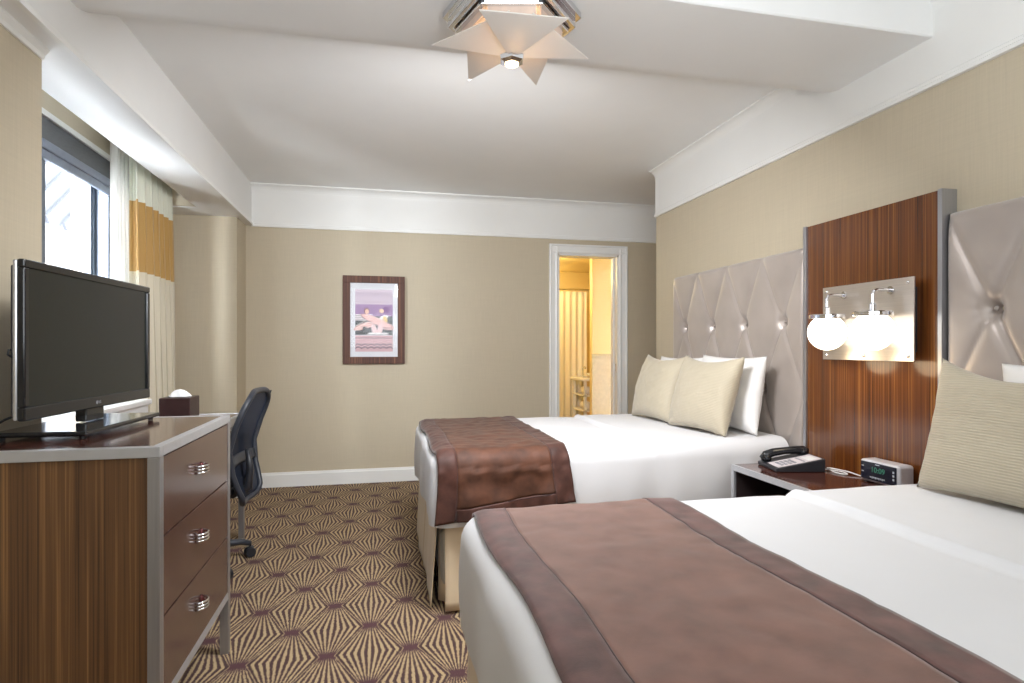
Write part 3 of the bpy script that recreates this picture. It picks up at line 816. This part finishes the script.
for i in range(4):
    for j in range(3): rbox(bm, -.075+i*.019, -.062+i*.019, -.07+j*.024, -.053+j*.024, .002, .005, .001, 1, M=Mx)
for j in range(6): rbox(bm, .02, .03, -.078+j*.015, -.069+j*.015, .002, .004, .001, 1, M=Mx)
link('keypad', bm, 'buttongrey', t)
bm = B(); box(bm, .045, .085, -.075, -.005, .0022, .003, M=Mx); link('message_card', bm, 'white', t)
bm = B()
hp = [(-.10, .062, .030), (-.085, .062, .047), (-.05, .062, .060), (0, .062, .067), (.05, .062, .071), (.085, .062, .070), (.105, .062, .062)]
tube(bm, hp, [.016, .020, .018, .016, .018, .021, .019], 14)
lathe(bm, [(0, 0), (.021, 0), (.024, .012), (.020, .026), (0, .030)], (-.082, .062, .022), 20); lathe(bm, [(0, 0), (.021, 0), (.024, .012), (.020, .024), (0, .026)], (.086, .062, .052), 20)
link('handset', bm, 'blackgloss', t, smooth=True)
t.location = (1.80, 2.315, .616); t.rotation_euler.z = math.radians(-12)
bm = B()
pts = [(1.90, 2.26, .620), (1.935, 2.22, .620), (1.95, 2.17, .620), (1.93, 2.13, .620), (1.915, 2.18, .620), (1.93, 2.24, .626), (1.955, 2.16, .626), (1.965, 2.10, .620), (1.972, 2.05, .620)]
sm = []
for i in range(len(pts)-1):
    p0 = Vector(pts[max(i-1, 0)]); p1 = Vector(pts[i]); p2 = Vector(pts[i+1]); p3 = Vector(pts[min(i+2, len(pts)-1)])
    for k in range(6):
        s_ = k/6; sm.append(.5*((2*p1)+(p2-p0)*s_+(2*p0-5*p1+4*p2-p3)*s_*s_+(3*p1-p0-3*p2+p3)*s_**3))
tube(bm, sm, .0028, 8); tag(link('phone_cord', bm, 'white', smooth=True), 'thin white cord lying on the nightstand behind the telephone', 'cord')

# clock radio
t = thing('clock_radio', 'silver-white digital clock radio with black face on the nightstand', 'clock radio', (0, 0, 0))
CW, CH, CD = .185, .092, .07      # faces local -x
bm = B(); rbox(bm, -.005, CD, -CW/2, CW/2, .004, CH, .012, 3); link('case', bm, plain('silver_white_case', (.62, .62, .66, 1), .3, .2), t, smooth=False)
bm = B(); rbox(bm, -.009, -.004, -CW/2+.010, CW/2-.010, .014, CH-.008, .002); fc_ = link('face', bm, plain('dark_blue_face', (.008, .01, .022, 1), .12), t)
Rn = Matrix(((0, 0, -1, 0), (-1, 0, 0, 0), (0, 1, 0, 0), (0, 0, 0, 1)))
text_mesh('digits', '10:09', .030, 'display', t, Matrix.Translation((-.0092, .0, .056)) @ Rn)
lt = plain('face_lettering', (.55, .58, .62, 1), .5)
bm = B()
for k in range(9): box(bm, -.0096, -.009, .032-k*.008, .037-k*.008, .024-.002*(k % 2), .029)
link('scale_marks', bm, lt, t)
bm = B()
bm.free()
for a in [(y-.005, y+.005, z-.0015, z+.0015) for (y, z) in ((.072, .066), (.072, .044))]+[(-.075, -.068, z-.004, z+.004) for z in (.064, .050, .036)]+[(-.008, .012, CH-.015, CH-.012)]:
    bm = B(); box(bm, -.0098, -.009, *a); link('marking', bm, lt, t)
for y in (-.07, .07):
    bm = B(); rbox(bm, .0, .05, y-.01, y+.01, 0, .006, .002); link('foot', bm, 'black', t)
t.location = (1.918, 1.95, .616); t.rotation_euler.z = math.radians(1)

# ------------------------------------------------------------------ beds
ZT = .70; RC = .075
def wob(x, y, z, s=6, a=1): return a*noise.noise(Vector((x*s, y*s, z*s)))
def bed(y0, y1, x0, x1, label, side_note):
    yc = (y0+y1)/2
    t = thing('bed', label, 'bed', (x0, yc, 0), 'double beds')
    bm = B(); rbox(bm, x0+.05, x1-.02, y0+.05, y1-.05, .10, .36, .03); link('box_spring', bm, 'boxfab', t)
    bm = B(); rbox(bm, x0+.03, x1-.02, y0+.03, y1-.03, .365, ZT-.03, .06, 4); link('mattress', bm, 'duvet', t)
    for (x, y) in ((x0+.10, y0+.12), (x0+.10, y1-.12), (x1-.12, y0+.12), (x1-.12, y1-.12)):
        bm = B(); cyl(bm, (x, y, 0), (x, y, .10), .025, .03, 16); link('leg', bm, 'black', t)
    # skirt: foot, near side, far side, with split pleats at the corners
    def skirt(p0, p1, nrm, ripple, seed):
        p0, p1, n_ = Vector(p0), Vector(p1), Vector(nrm)
        L = (p1-p0).length; d = (p1-p0).normalized(); bm = B()
        def fn(u, v):
            s_ = u*L; w = ripple*(1-v)*(math.sin(s_*9+seed)+.5*math.sin(s_*23+seed*2))
            mid = abs(s_-L/2)
            if mid < .03: w -= .02*(1-mid/.03)
            return p0+d*s_+n_*(w+.022*(1-v))+Vector((0, 0, .015+.40*v))
        grid(bm, max(24, int(L/.02)), 12, fn)
        return bm
    i = .030
    link('bed_skirt', skirt((x0+i, y0+.03+i, 0), (x0+i, y1-.03-i, 0), (-1, 0, 0), .004, 1), 'skirt', t, smooth=True, solid=.004)
    link('bed_skirt', skirt((x0+.03+i, y0+i, 0), (x1-.02, y0+i, 0), (0, -1, 0), .003, 4), 'skirt', t, smooth=True, solid=.004)
    link('bed_skirt', skirt((x0+.03+i, y1-i, 0), (x1-.02, y1-i, 0), (0, 1, 0), .003, 6), 'skirt', t, smooth=True, solid=.004)
    for (sy, ys) in ((1, y0+i), (-1, y1-i)):
        bm = B(); grid(bm, 10, 8, lambda u, v: ((x0+i+.012)+.09*u*(1 if True else 0), ys+sy*(.10-.085*u), .018+.39*v)); link('corner_pleat', bm, 'skirt', t, smooth=True, solid=.003)
    # white duvet / coverlet on top
    bm = B()
    ix0, ix1, iy0, iy1 = x0+RC, x1-.012, y0+RC, y1-RC
    def top_z(x, y):
        z = ZT+.010*math.exp(-((x-1.275)/.013)**2)-.004*math.exp(-((x-1.245)/.02)**2)
        z += .009/(1+math.exp(-(x-1.27)*200))
        z += .0035*wob(x, y, 0, 3.5)+.0015*wob(x, y, 3, 11)
        return z
    NX, NY = 210, 70
    xs = [ix0+(ix1-ix0)*k/(NX-1) for k in range(NX)]; ys = [iy0+(iy1-iy0)*k/(NY-1) for k in range(NY)]
    G = [[bm.verts.new((x, y, top_z(x, y))) for y in ys] for x in xs]
    for a in range(NX-1):
        for c in range(NY-1): bm.faces.new((G[a][c], G[a+1][c], G[a+1][c+1], G[a][c+1]))
    # perimeter path: head end near side -> foot -> far side
    per = [(xs[k], iy0, 0, -1, G[k][0]) for k in range(NX-1, -1, -1)]
    for k in range(1, 9):
        a = k/9*PI/2; per.append((ix0, iy0, -math.sin(a), -math.cos(a), G[0][0]))
    per += [(ix0, ys[k], -1, 0, G[0][k]) for k in range(NY)]
    for k in range(1, 9):
        a = k/9*PI/2; per.append((ix0, iy1, -math.cos(a), math.sin(a), G[0][-1]))
    per += [(xs[k], iy1, 0, 1, G[k][-1]) for k in range(NX)]
    rings = [[p[4] for p in per]]
    prof = [(RC*math.sin(a), -RC+RC*math.cos(a)) for a in [PI/2*k/7 for k in range(1, 8)]]
    drop = .315-RC
    prof += [(RC+.006*math.sin(PI*k/8), -RC-drop*k/8) for k in range(1, 9)]
    for (d, dz) in prof:
        rg = []
        dep = min(1, -dz/.3)
        for j, (x, y, nx_, ny_, gv) in enumerate(per):
            o_ = .006*dep*(math.sin(x*17+y*13)+.6*math.sin(x*31-y*23+1))
            hemz = .010*math.sin(x*5+y*4)*dep
            fade = max(0, 1+dz/RC) if dz > -RC else 0
            zz = ZT+dz+hemz+(gv.co.z-ZT)*max(.25, fade)
            rg.append(bm.verts.new((x+nx_*(d+o_), y+ny_*(d+o_), zz)))
        rings.append(rg)
    for A, C in zip(rings, rings[1:]):
        for j in range(len(A)-1):
            q = [A[j], A[j+1], C[j+1], C[j]]; q2 = []
            for v in q:
                if v not in q2: q2.append(v)
            if len(q2) > 2:
                try: bm.faces.new(q2)
                except ValueError: pass
    cv = link('duvet', bm, 'duvet', smooth=True)
    tag(cv, 'smooth white duvet spread over the '+side_note, 'duvet', 'white duvets')
    return top_z
tz1 = bed(2.545, 3.79, .215, 1.99, 'double bed nearer the bathroom door with champagne skirt', 'bed nearer the bathroom door')
tz2 = bed(.43, 1.675, .215, 1.99, 'double bed closest to the camera with champagne skirt', 'bed closest to the camera')

def runner(y0, y1, xa, xb, near_drop, far_drop, label, tzf, wr=1., hemvar=0, mk=''):
    t = thing('bed_runner', label, 'bed runner', ((xa+xb)/2, (y0+y1)/2, ZT), 'brown velvet bed runners')
    r = RC+.007; yi0, yi1 = y0+RC, y1-RC; arc = r*PI/2
    W_ = yi1-yi0
    x0b = .215
    def surf(u, s, lift=0):
        """u 0..1 along x; s arc length from near hem (0) to far hem"""
        x = xa+(xb-xa)*u
        nd = near_drop+hemvar*u
        tot = nd+arc+W_+arc+far_drop
        q = s*tot
        x += .006*math.sin(q*9+u*2)
        dz = 0
        if x < x0b+RC:
            dd = min(RC, x0b+RC-x); dz = -(RC-math.sqrt(max(0, RC*RC-dd*dd)))
        wrk = wr*(.0045*wob(x, q, 1, 7)+.003*wob(x, q, 5, 16))
        e_ = .007+lift+abs(wrk)
        if q < nd:
            h = q/nd
            b_ = wr*(1-h)*(.012*math.sin(x*16+1)+.006*math.sin(x*37))+wr*.006*wob(x, q, 2, 12)
            return Vector((x+.01*(1-h)*wr*(u-.5), y0-.016-lift-.010*(1-h)-max(b_, -.008), ZT-RC-(nd-q)))
        q -= nd
        if q < arc:
            a = q/arc*PI/2
            return Vector((x, yi0-(RC+e_)*math.cos(a), ZT-RC+(RC+e_)*math.sin(a)+dz*math.sin(a)+(tzf(x, yi0)-ZT)*math.sin(a)))
        q -= arc
        if q < W_: return Vector((x, yi0+q, tzf(x, yi0+q)+e_+dz))
        q -= W_
        if q < arc:
            a = q/arc*PI/2
            return Vector((x, yi1+(RC+e_)*math.sin(a), ZT-RC+(RC+e_)*math.cos(a)+dz*math.cos(a)+(tzf(x, yi1)-ZT)*math.cos(a)))
        q -= arc
        return Vector((x, y1+.016, ZT-RC-q))
    tot = near_drop+arc*2+W_+far_drop
    bw = .085/(xb-xa); be = .055/tot
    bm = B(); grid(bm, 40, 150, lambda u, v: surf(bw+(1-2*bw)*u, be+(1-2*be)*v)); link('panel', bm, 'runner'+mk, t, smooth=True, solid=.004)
    bm = B()
    grid(bm, 9, 150, lambda u, v: surf(bw*u, v)); grid(bm, 9, 150, lambda u, v: surf(1-bw+bw*u, v))
    grid(bm, 32, 9, lambda u, v: surf(bw+(1-2*bw)*u, be*v)); grid(bm, 32, 9, lambda u, v: surf(bw+(1-2*bw)*u, 1-be+be*v))
    bmesh.ops.remove_doubles(bm, verts=bm.verts[:], dist=1e-5)
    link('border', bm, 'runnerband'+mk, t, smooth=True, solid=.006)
    bm = B(); n = 120
    lp = [surf(bw, be+(1-2*be)*k/n, .0022) for k in range(n+1)]+[surf(1-bw, 1-be-(1-2*be)*k/n, .0022) for k in range(n+1)]
    tube(bm, lp, .0016, 6, closed=True); link('seam', bm, 'seam', t, smooth=True)
    return t
runner(2.545, 3.79, .236, .836, .23, .2, 'crumpled brown velvet runner across the foot of the bed near the bathroom door', tz1, 2.0, -.075)
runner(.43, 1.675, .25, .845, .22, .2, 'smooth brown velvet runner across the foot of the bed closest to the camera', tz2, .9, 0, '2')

# ------------------------------------------------------------------ pillows
def pillow(name, w, h, th, mat, label, loc, lean, yaw, roll=0, seed=0, group=None, cat='pillow', sag=.0):
    bm = B(); n, m = 44, 34
    def side(sg):
        def fn(u, v):
            a, b_ = u*2-1, v*2-1
            pin_x = 1-.075*(1-b_*b_)*abs(a)**3; pin_z = 1-.075*(1-a*a)*abs(b_)**3
            X = a*w/2*pin_x; Z = h/2+b_*h/2*pin_z
            tt = ((1-abs(a)**2.6)*(1-abs(b_)**2.6))**.55
            cor = abs(a*b_)
            wr = .007*noise.noise(Vector((a*3+seed, b_*3, sg)))+.004*noise.noise(Vector((a*8+seed, b_*8, sg*2)))
            wr += .004*math.sin(8*math.atan2(b_, a)+seed)*cor
            Y = sg*(th/2*tt+wr*tt**.5)
            Z -= sag*(1-a*a)*max(0, b_)**2*h
            return (X, Y, Z)
        return fn
    grid(bm, n, m, side(-1)); grid(bm, n, m, side(1)); bmesh.ops.remove_doubles(bm, verts=bm.verts[:], dist=2e-4)
    o = link(name, bm, mat, smooth=True)
    o.location = loc; o.rotation_euler = (math.radians(lean), math.radians(roll), math.radians(90+yaw)); tag(o, label, cat, group)
    return o
zp = ZT+.012
pillow('pillow', .60, .405, .15, 'pillowwhite', 'plump white pillow against the far headboard, its side showing toward the nightstand', (1.85, 2.925, zp), 8, 0, seed=1, group='white bed pillows')
pillow('pillow', .56, .39, .15, 'pillowwhite', 'white pillow mostly hidden behind the tan cushion nearest the bathroom door', (1.855, 3.50, zp), 8, 0, seed=4, group='white bed pillows')
pillow('throw_pillow', .50, .42, .17, 'tanpillow', 'tan ribbed cushion leaning in front of the plump white pillow', (1.645, 2.875, zp), 17, 6, sag=.06, seed=2, group='tan ribbed cushions')
pillow('throw_pillow', .48, .42, .17, 'tanpillow', 'tan ribbed cushion on the bed nearer the bathroom door, the one closer to that door', (1.63, 3.375, zp), 17, 4, sag=.06, seed=3, group='tan ribbed cushions')
pillow('pillow', .66, .40, .17, 'pillowwhite', 'white pillow peeking out behind the large tan cushion of the closest bed', (1.865, 1.155, zp), 8, 0, seed=6, group='white bed pillows')
pillow('throw_pillow', .56, .425, .17, 'tanpillow', 'large tan ribbed cushion at the head of the bed closest to the camera', (1.68, 1.285, zp), 14, 0, sag=.13, seed=8, group='tan ribbed cushions')

# ------------------------------------------------------------------ ceiling star lamp
LX, LY = .453, 2.03
t = thing('ceiling_lamp', 'star-shaped frosted glass ceiling lamp on a chrome hexagonal base', 'ceiling lamp', (LX, LY, 2.34))
ca, sa = math.cos(math.radians(12.6)), math.sin(math.radians(12.6))
def lp_(fwd, right, z): return Vector((LX+fwd*sa+right*ca, LY+fwd*ca-right*sa, z))
def hexring(bm, ro, ri, z0, z1, rot=0):
    O = [[bm.verts.new(lp_(r_*math.sin(math.radians(60*k+rot)), r_*math.cos(math.radians(60*k+rot)), z)) for k in range(6)] for r_, z in ((ro, z0), (ro, z1), (ri, z1), (ri, z0))]
    for q in range(4):
        A, C = O[q], O[(q+1) % 4]
        for k in range(6): bm.faces.new((A[k], A[(k+1) % 6], C[(k+1) % 6], C[k]))
bm = B(); hexring(bm, .245, .215, 2.318, 2.34); hexring(bm, .225, .205, 2.285, 2.318); hexring(bm, .20, .18, 2.270, 2.290)
link('base_ring', bm, 'chrome', t, bevel=.002)
bm = B(); lathe(bm, [(0, 2.325), (.20, 2.325), (.20, 2.34), (0, 2.34)], (LX, LY, 0), 6, ang0=math.radians(-12.6)); link('base_plate', bm, plain('brushed_base_plate', (.42, .36, .33, 1), .6), t)
bm = B()
for k in range(6):
    a0, a1 = math.radians(60*k+3), math.radians(60*k+57)
    vs = [lp_(.175*math.sin(a), .175*math.cos(a), z) for a, z in ((a0, 2.245), (a1, 2.245), (a1, 2.322), (a0, 2.322))]
    bm.faces.new([bm.verts.new(v) for v in vs])
link('inner_panel', bm, plain('peach_frosted_panel', (.75, .58, .48, 1), .4), t, solid=.004)
for k in (1, 2, 4, 5):
    bm = B(); a = math.radians(60*k); p = lp_(.19*math.sin(a), .19*math.cos(a), 2.275); cyl(bm, p, p+Vector((0, 0, .05)), .012, seg=14); link('bracket', bm, 'black', t)
FZ = 2.158
tips = {'T1': (190, .275), 'T2': (10, .275), 'T3': (310, .275), 'T4': (249, .275), 'T5': (127, .275), 'T6': (70, .275)}
def tipp(ang, r, z): a = math.radians(ang); return lp_(r*math.sin(a), r*math.cos(a), z)
def blade(angA, zA, angB, zB, rA=.28, rB=.28, off=0):
    mid = math.radians((angA+angB)/2)
    c = lp_(.030*math.sin(mid), .030*math.cos(mid), FZ+.018+off)
    pa, pb = tipp(angA, rA, zA), tipp(angB, rB, zB)
    side = (pb-pa).normalized()*.018
    bm = B(); vs = [c-side, pa, pb, c+side]; fc = [bm.verts.new(v) for v in vs]; bm.faces.new(fc)
    return link('glass_blade', bm, 'frosted', t, solid=.004)
# angles: 270 = towards the camera, 90 = away
blade(249, 2.20, 310, 2.20)
blade(190, 2.20, 268, 2.232, .28, .20, .006)
blade(10, 2.20, -70, 2.232, .28, .20, .006)
blade(127, 2.20, 175, 2.236, .28, .16, .010)
blade(70, 2.20, 28, 2.236, .28, .16, .010)
bm = B(); lathe(bm, [(0, FZ), (.030, FZ), (.044, FZ+.008), (.047, FZ+.022), (.036, FZ+.034), (0, FZ+.034)], (LX, LY, 0), 6, ang0=.3); link('finial', bm, 'chrome', t)
bm = B(); lathe(bm, [(0, FZ-.012), (.013, FZ-.010), (.024, FZ-.004), (.025, FZ+.002), (0, FZ+.002)], (LX, LY, 0), 24); link('finial_glow', bm, 'bulbglow', t, smooth=True)
bm = B(); cyl(bm, (LX, LY, FZ+.03), (LX, LY, 2.325), .007); link('stem', bm, 'chrome', t)
for sx in (-.05, .05):
    bm = B(); lathe(bm, [(0, 0), (.014, .004), (.02, .018), (.014, .034), (0, .038)], (LX+sx, LY, 2.25), 20); link('bulb', bm, 'bulbglow', t, smooth=True)

# ------------------------------------------------------------------ bathroom things
bm = B()
def sh(u, v):
    x = 1.75+.77*u; a = .017*(.5+.5*(1-v)); return (x, 7.0+a*math.sin(u*60+.4*math.sin(3*v))+.3*a*math.sin(u*23), .12+1.73*v)
grid(bm, 160, 14, sh); tag(link('shower_curtain', bm, 'showercurtain', smooth=True, solid=.003), 'cream pleated shower curtain beyond the bathroom doorway', 'shower curtain')
bm = B(); cyl(bm, (1.3, 7.0, 1.875), (2.62, 7.0, 1.875), .011); cyl(bm, (2.60, 7.0, 1.875), (2.62, 7.0, 1.875), .03)
rod = tag(link('curtain_rod', bm, 'chrome'), 'chrome shower curtain rod in the bathroom', 'curtain rod')
bm = B(); box(bm, 2.33, 2.44, 7.835, 7.85, 1.78, 1.93)
for k in range(5): box(bm, 2.34, 2.43, 7.828, 7.835, 1.80+k*.024, 1.812+k*.024)
tag(link('wall_vent', bm, plain('dark_vent', (.05, .045, .035, 1), .6)), 'small dark vent high on the bathroom wall', 'vent')
t = thing('vanity_sink', 'cream vanity sink with open shelves beyond the bathroom doorway', 'sink', (2.6, 6.7, 0))
bm = B(); rbox(bm, 2.285, 2.95, 6.50, 6.98-.02, .76, .80, .012); link('counter', bm, 'porcelain', t)
bm = B(); lathe(bm, [(.0, .0), (.10, .01), (.13, .04), (.125, .045), (.09, .015), (0, .008)], (2.55, 6.72, .80), 28); link('basin', bm, 'porcelain', t, smooth=True)
bm = B(); tube(bm, [(2.42, 6.86, .80), (2.42, 6.86, .90), (2.42, 6.80, .92), (2.42, 6.76, .90)], .010, 10); link('faucet', bm, 'chrome', t, smooth=True)
for z in (.12, .40, .58):
    bm = B(); box(bm, 2.32, 2.92, 6.52, 6.94, z, z+.018); link('shelf', bm, 'porcelain', t)
for (x, y) in ((2.32, 6.52), (2.32, 6.91), (2.89, 6.52), (2.89, 6.91)):
    bm = B(); box(bm, x, x+.03, y, y+.03, 0, .76); link('leg', bm, 'porcelain', t)
for i, (z, note) in enumerate(((.648, 'upper'), (.468, 'middle'))):
    bm = B(); lathe(bm, [(0, 0), (.03, 0), (.046, .008), (.048, .17), (.040, .18), (0, .18)], (2.39, 6.55, z), 20, 'y')
    tag(link('rolled_towel', bm, 'towel', smooth=True), 'rolled cream towel on the %s shelf of the vanity sink' % note, 'towel', 'rolled bathroom towels')
t = thing('robe_hook', 'small metal double hook on the bathroom wall', 'hook', (2.60, 7.83, 1.8))
bm = B(); lathe(bm, [(0, 0), (.03, 0), (.03, .012), (0, .012)], (2.62, 7.838, 1.78), 18, 'y'); link('hook_plate', bm, 'chrome', t)
bm = B(); tube(bm, [(2.62, 7.83, 1.78), (2.62, 7.76, 1.77), (2.62, 7.74, 1.81), (2.62, 7.73, 1.86)], .009, 8); tube(bm, [(2.62, 7.83, 1.77), (2.62, 7.78, 1.73), (2.62, 7.74, 1.75)], .009, 8); link('hook_prong', bm, 'chrome', t)

# ------------------------------------------------------------------ lights
def area(name, loc, rot, sx, sy, power, col, portal=False):
    l = bpy.data.lights.new(name, 'AREA'); l.shape = 'RECTANGLE'; l.size = sx; l.size_y = sy; l.energy = power; l.color = col
    if portal: l.cycles.is_portal = True
    o = bpy.data.objects.new(name, l); COL.objects.link(o); o.location = loc; o.rotation_euler = rot; return o
def point(name, loc, power, col, r=.05):
    l = bpy.data.lights.new(name, 'POINT'); l.energy = power; l.color = col; l.shadow_soft_size = r
    o = bpy.data.objects.new(name, l); COL.objects.link(o); o.location = loc; return o
for (y0, y1) in W: area('window_portal', (-1.72, (y0+y1)/2, (WZ0+WZ1)/2), (0, -PI/2, 0), WZ1-WZ0, y1-y0, 1, (1, 1, 1), True)
# added fill with no fixture: toward the ceiling, from behind the camera, overhead
area('upward_fill', (.45, .3, 1.55), (PI-math.radians(22), 0, 0), 1.4, 1.0, 28, (.88, .94, 1))
area('camera_side_fill', (.2, -1.9, 1.75), (PI/2+math.radians(4), 0, math.radians(-5)), 1.6, 1.2, 26, (.88, .94, 1))
area('near_bay_fill', (.5, .2, 2.46), (0, 0, 0), .8, .8, 2, (1, .98, .96))
point('ceiling_lamp_light', (LX, LY, 2.205), 2.6, (1, .74, .45), .03)
area('below_lamp_fill', (LX, LY+.05, 2.03), (math.radians(42), 0, 0), .5, .5, 44, (.96, .97, 1))  # extra fill added below the lamp, separate from its bulbs
point('bathroom_light', (1.75, 6.45, 2.0), 17, (1, .84, .45), .12)
point('bathroom_light_2', (2.0, 7.5, 2.0), 6, (1, .84, .45), .12)
for gy in (2.165, 1.925): point('sconce_light', (1.862, gy, 1.10), .6, (1, .78, .5), .06)

w = bpy.data.worlds.new('sky'); SC.world = w; w.use_nodes = True
bg = w.node_tree.nodes['Background']; bg.inputs[0].default_value = (.86, .93, 1, 1); bg.inputs[1].default_value = 36

# ------------------------------------------------------------------ camera
cam = bpy.data.cameras.new('camera'); co = bpy.data.objects.new('camera', cam); COL.objects.link(co)
cam.sensor_width = 36; cam.lens = 590/1024*36; cam.clip_start = .05
co.location = (0, 0, 1.16); co.rotation_euler = (PI/2, 0, -math.radians(12.6))
cam.shift_y = 5.5/1024
SC.camera = co
SC.view_settings.view_transform = 'Standard'; SC.view_settings.look = 'None'; SC.view_settings.gamma = 1
SC.view_settings.use_curve_mapping = False; SC.view_settings.exposure = .27
SC.cycles.use_denoising = True; SC.cycles.max_bounces = 10; SC.cycles.diffuse_bounces = 6; SC.cycles.transparent_max_bounces = 12
SC.cycles.sample_clamp_indirect = 6; SC.cycles.caustics_reflective = False; SC.cycles.caustics_refractive = False
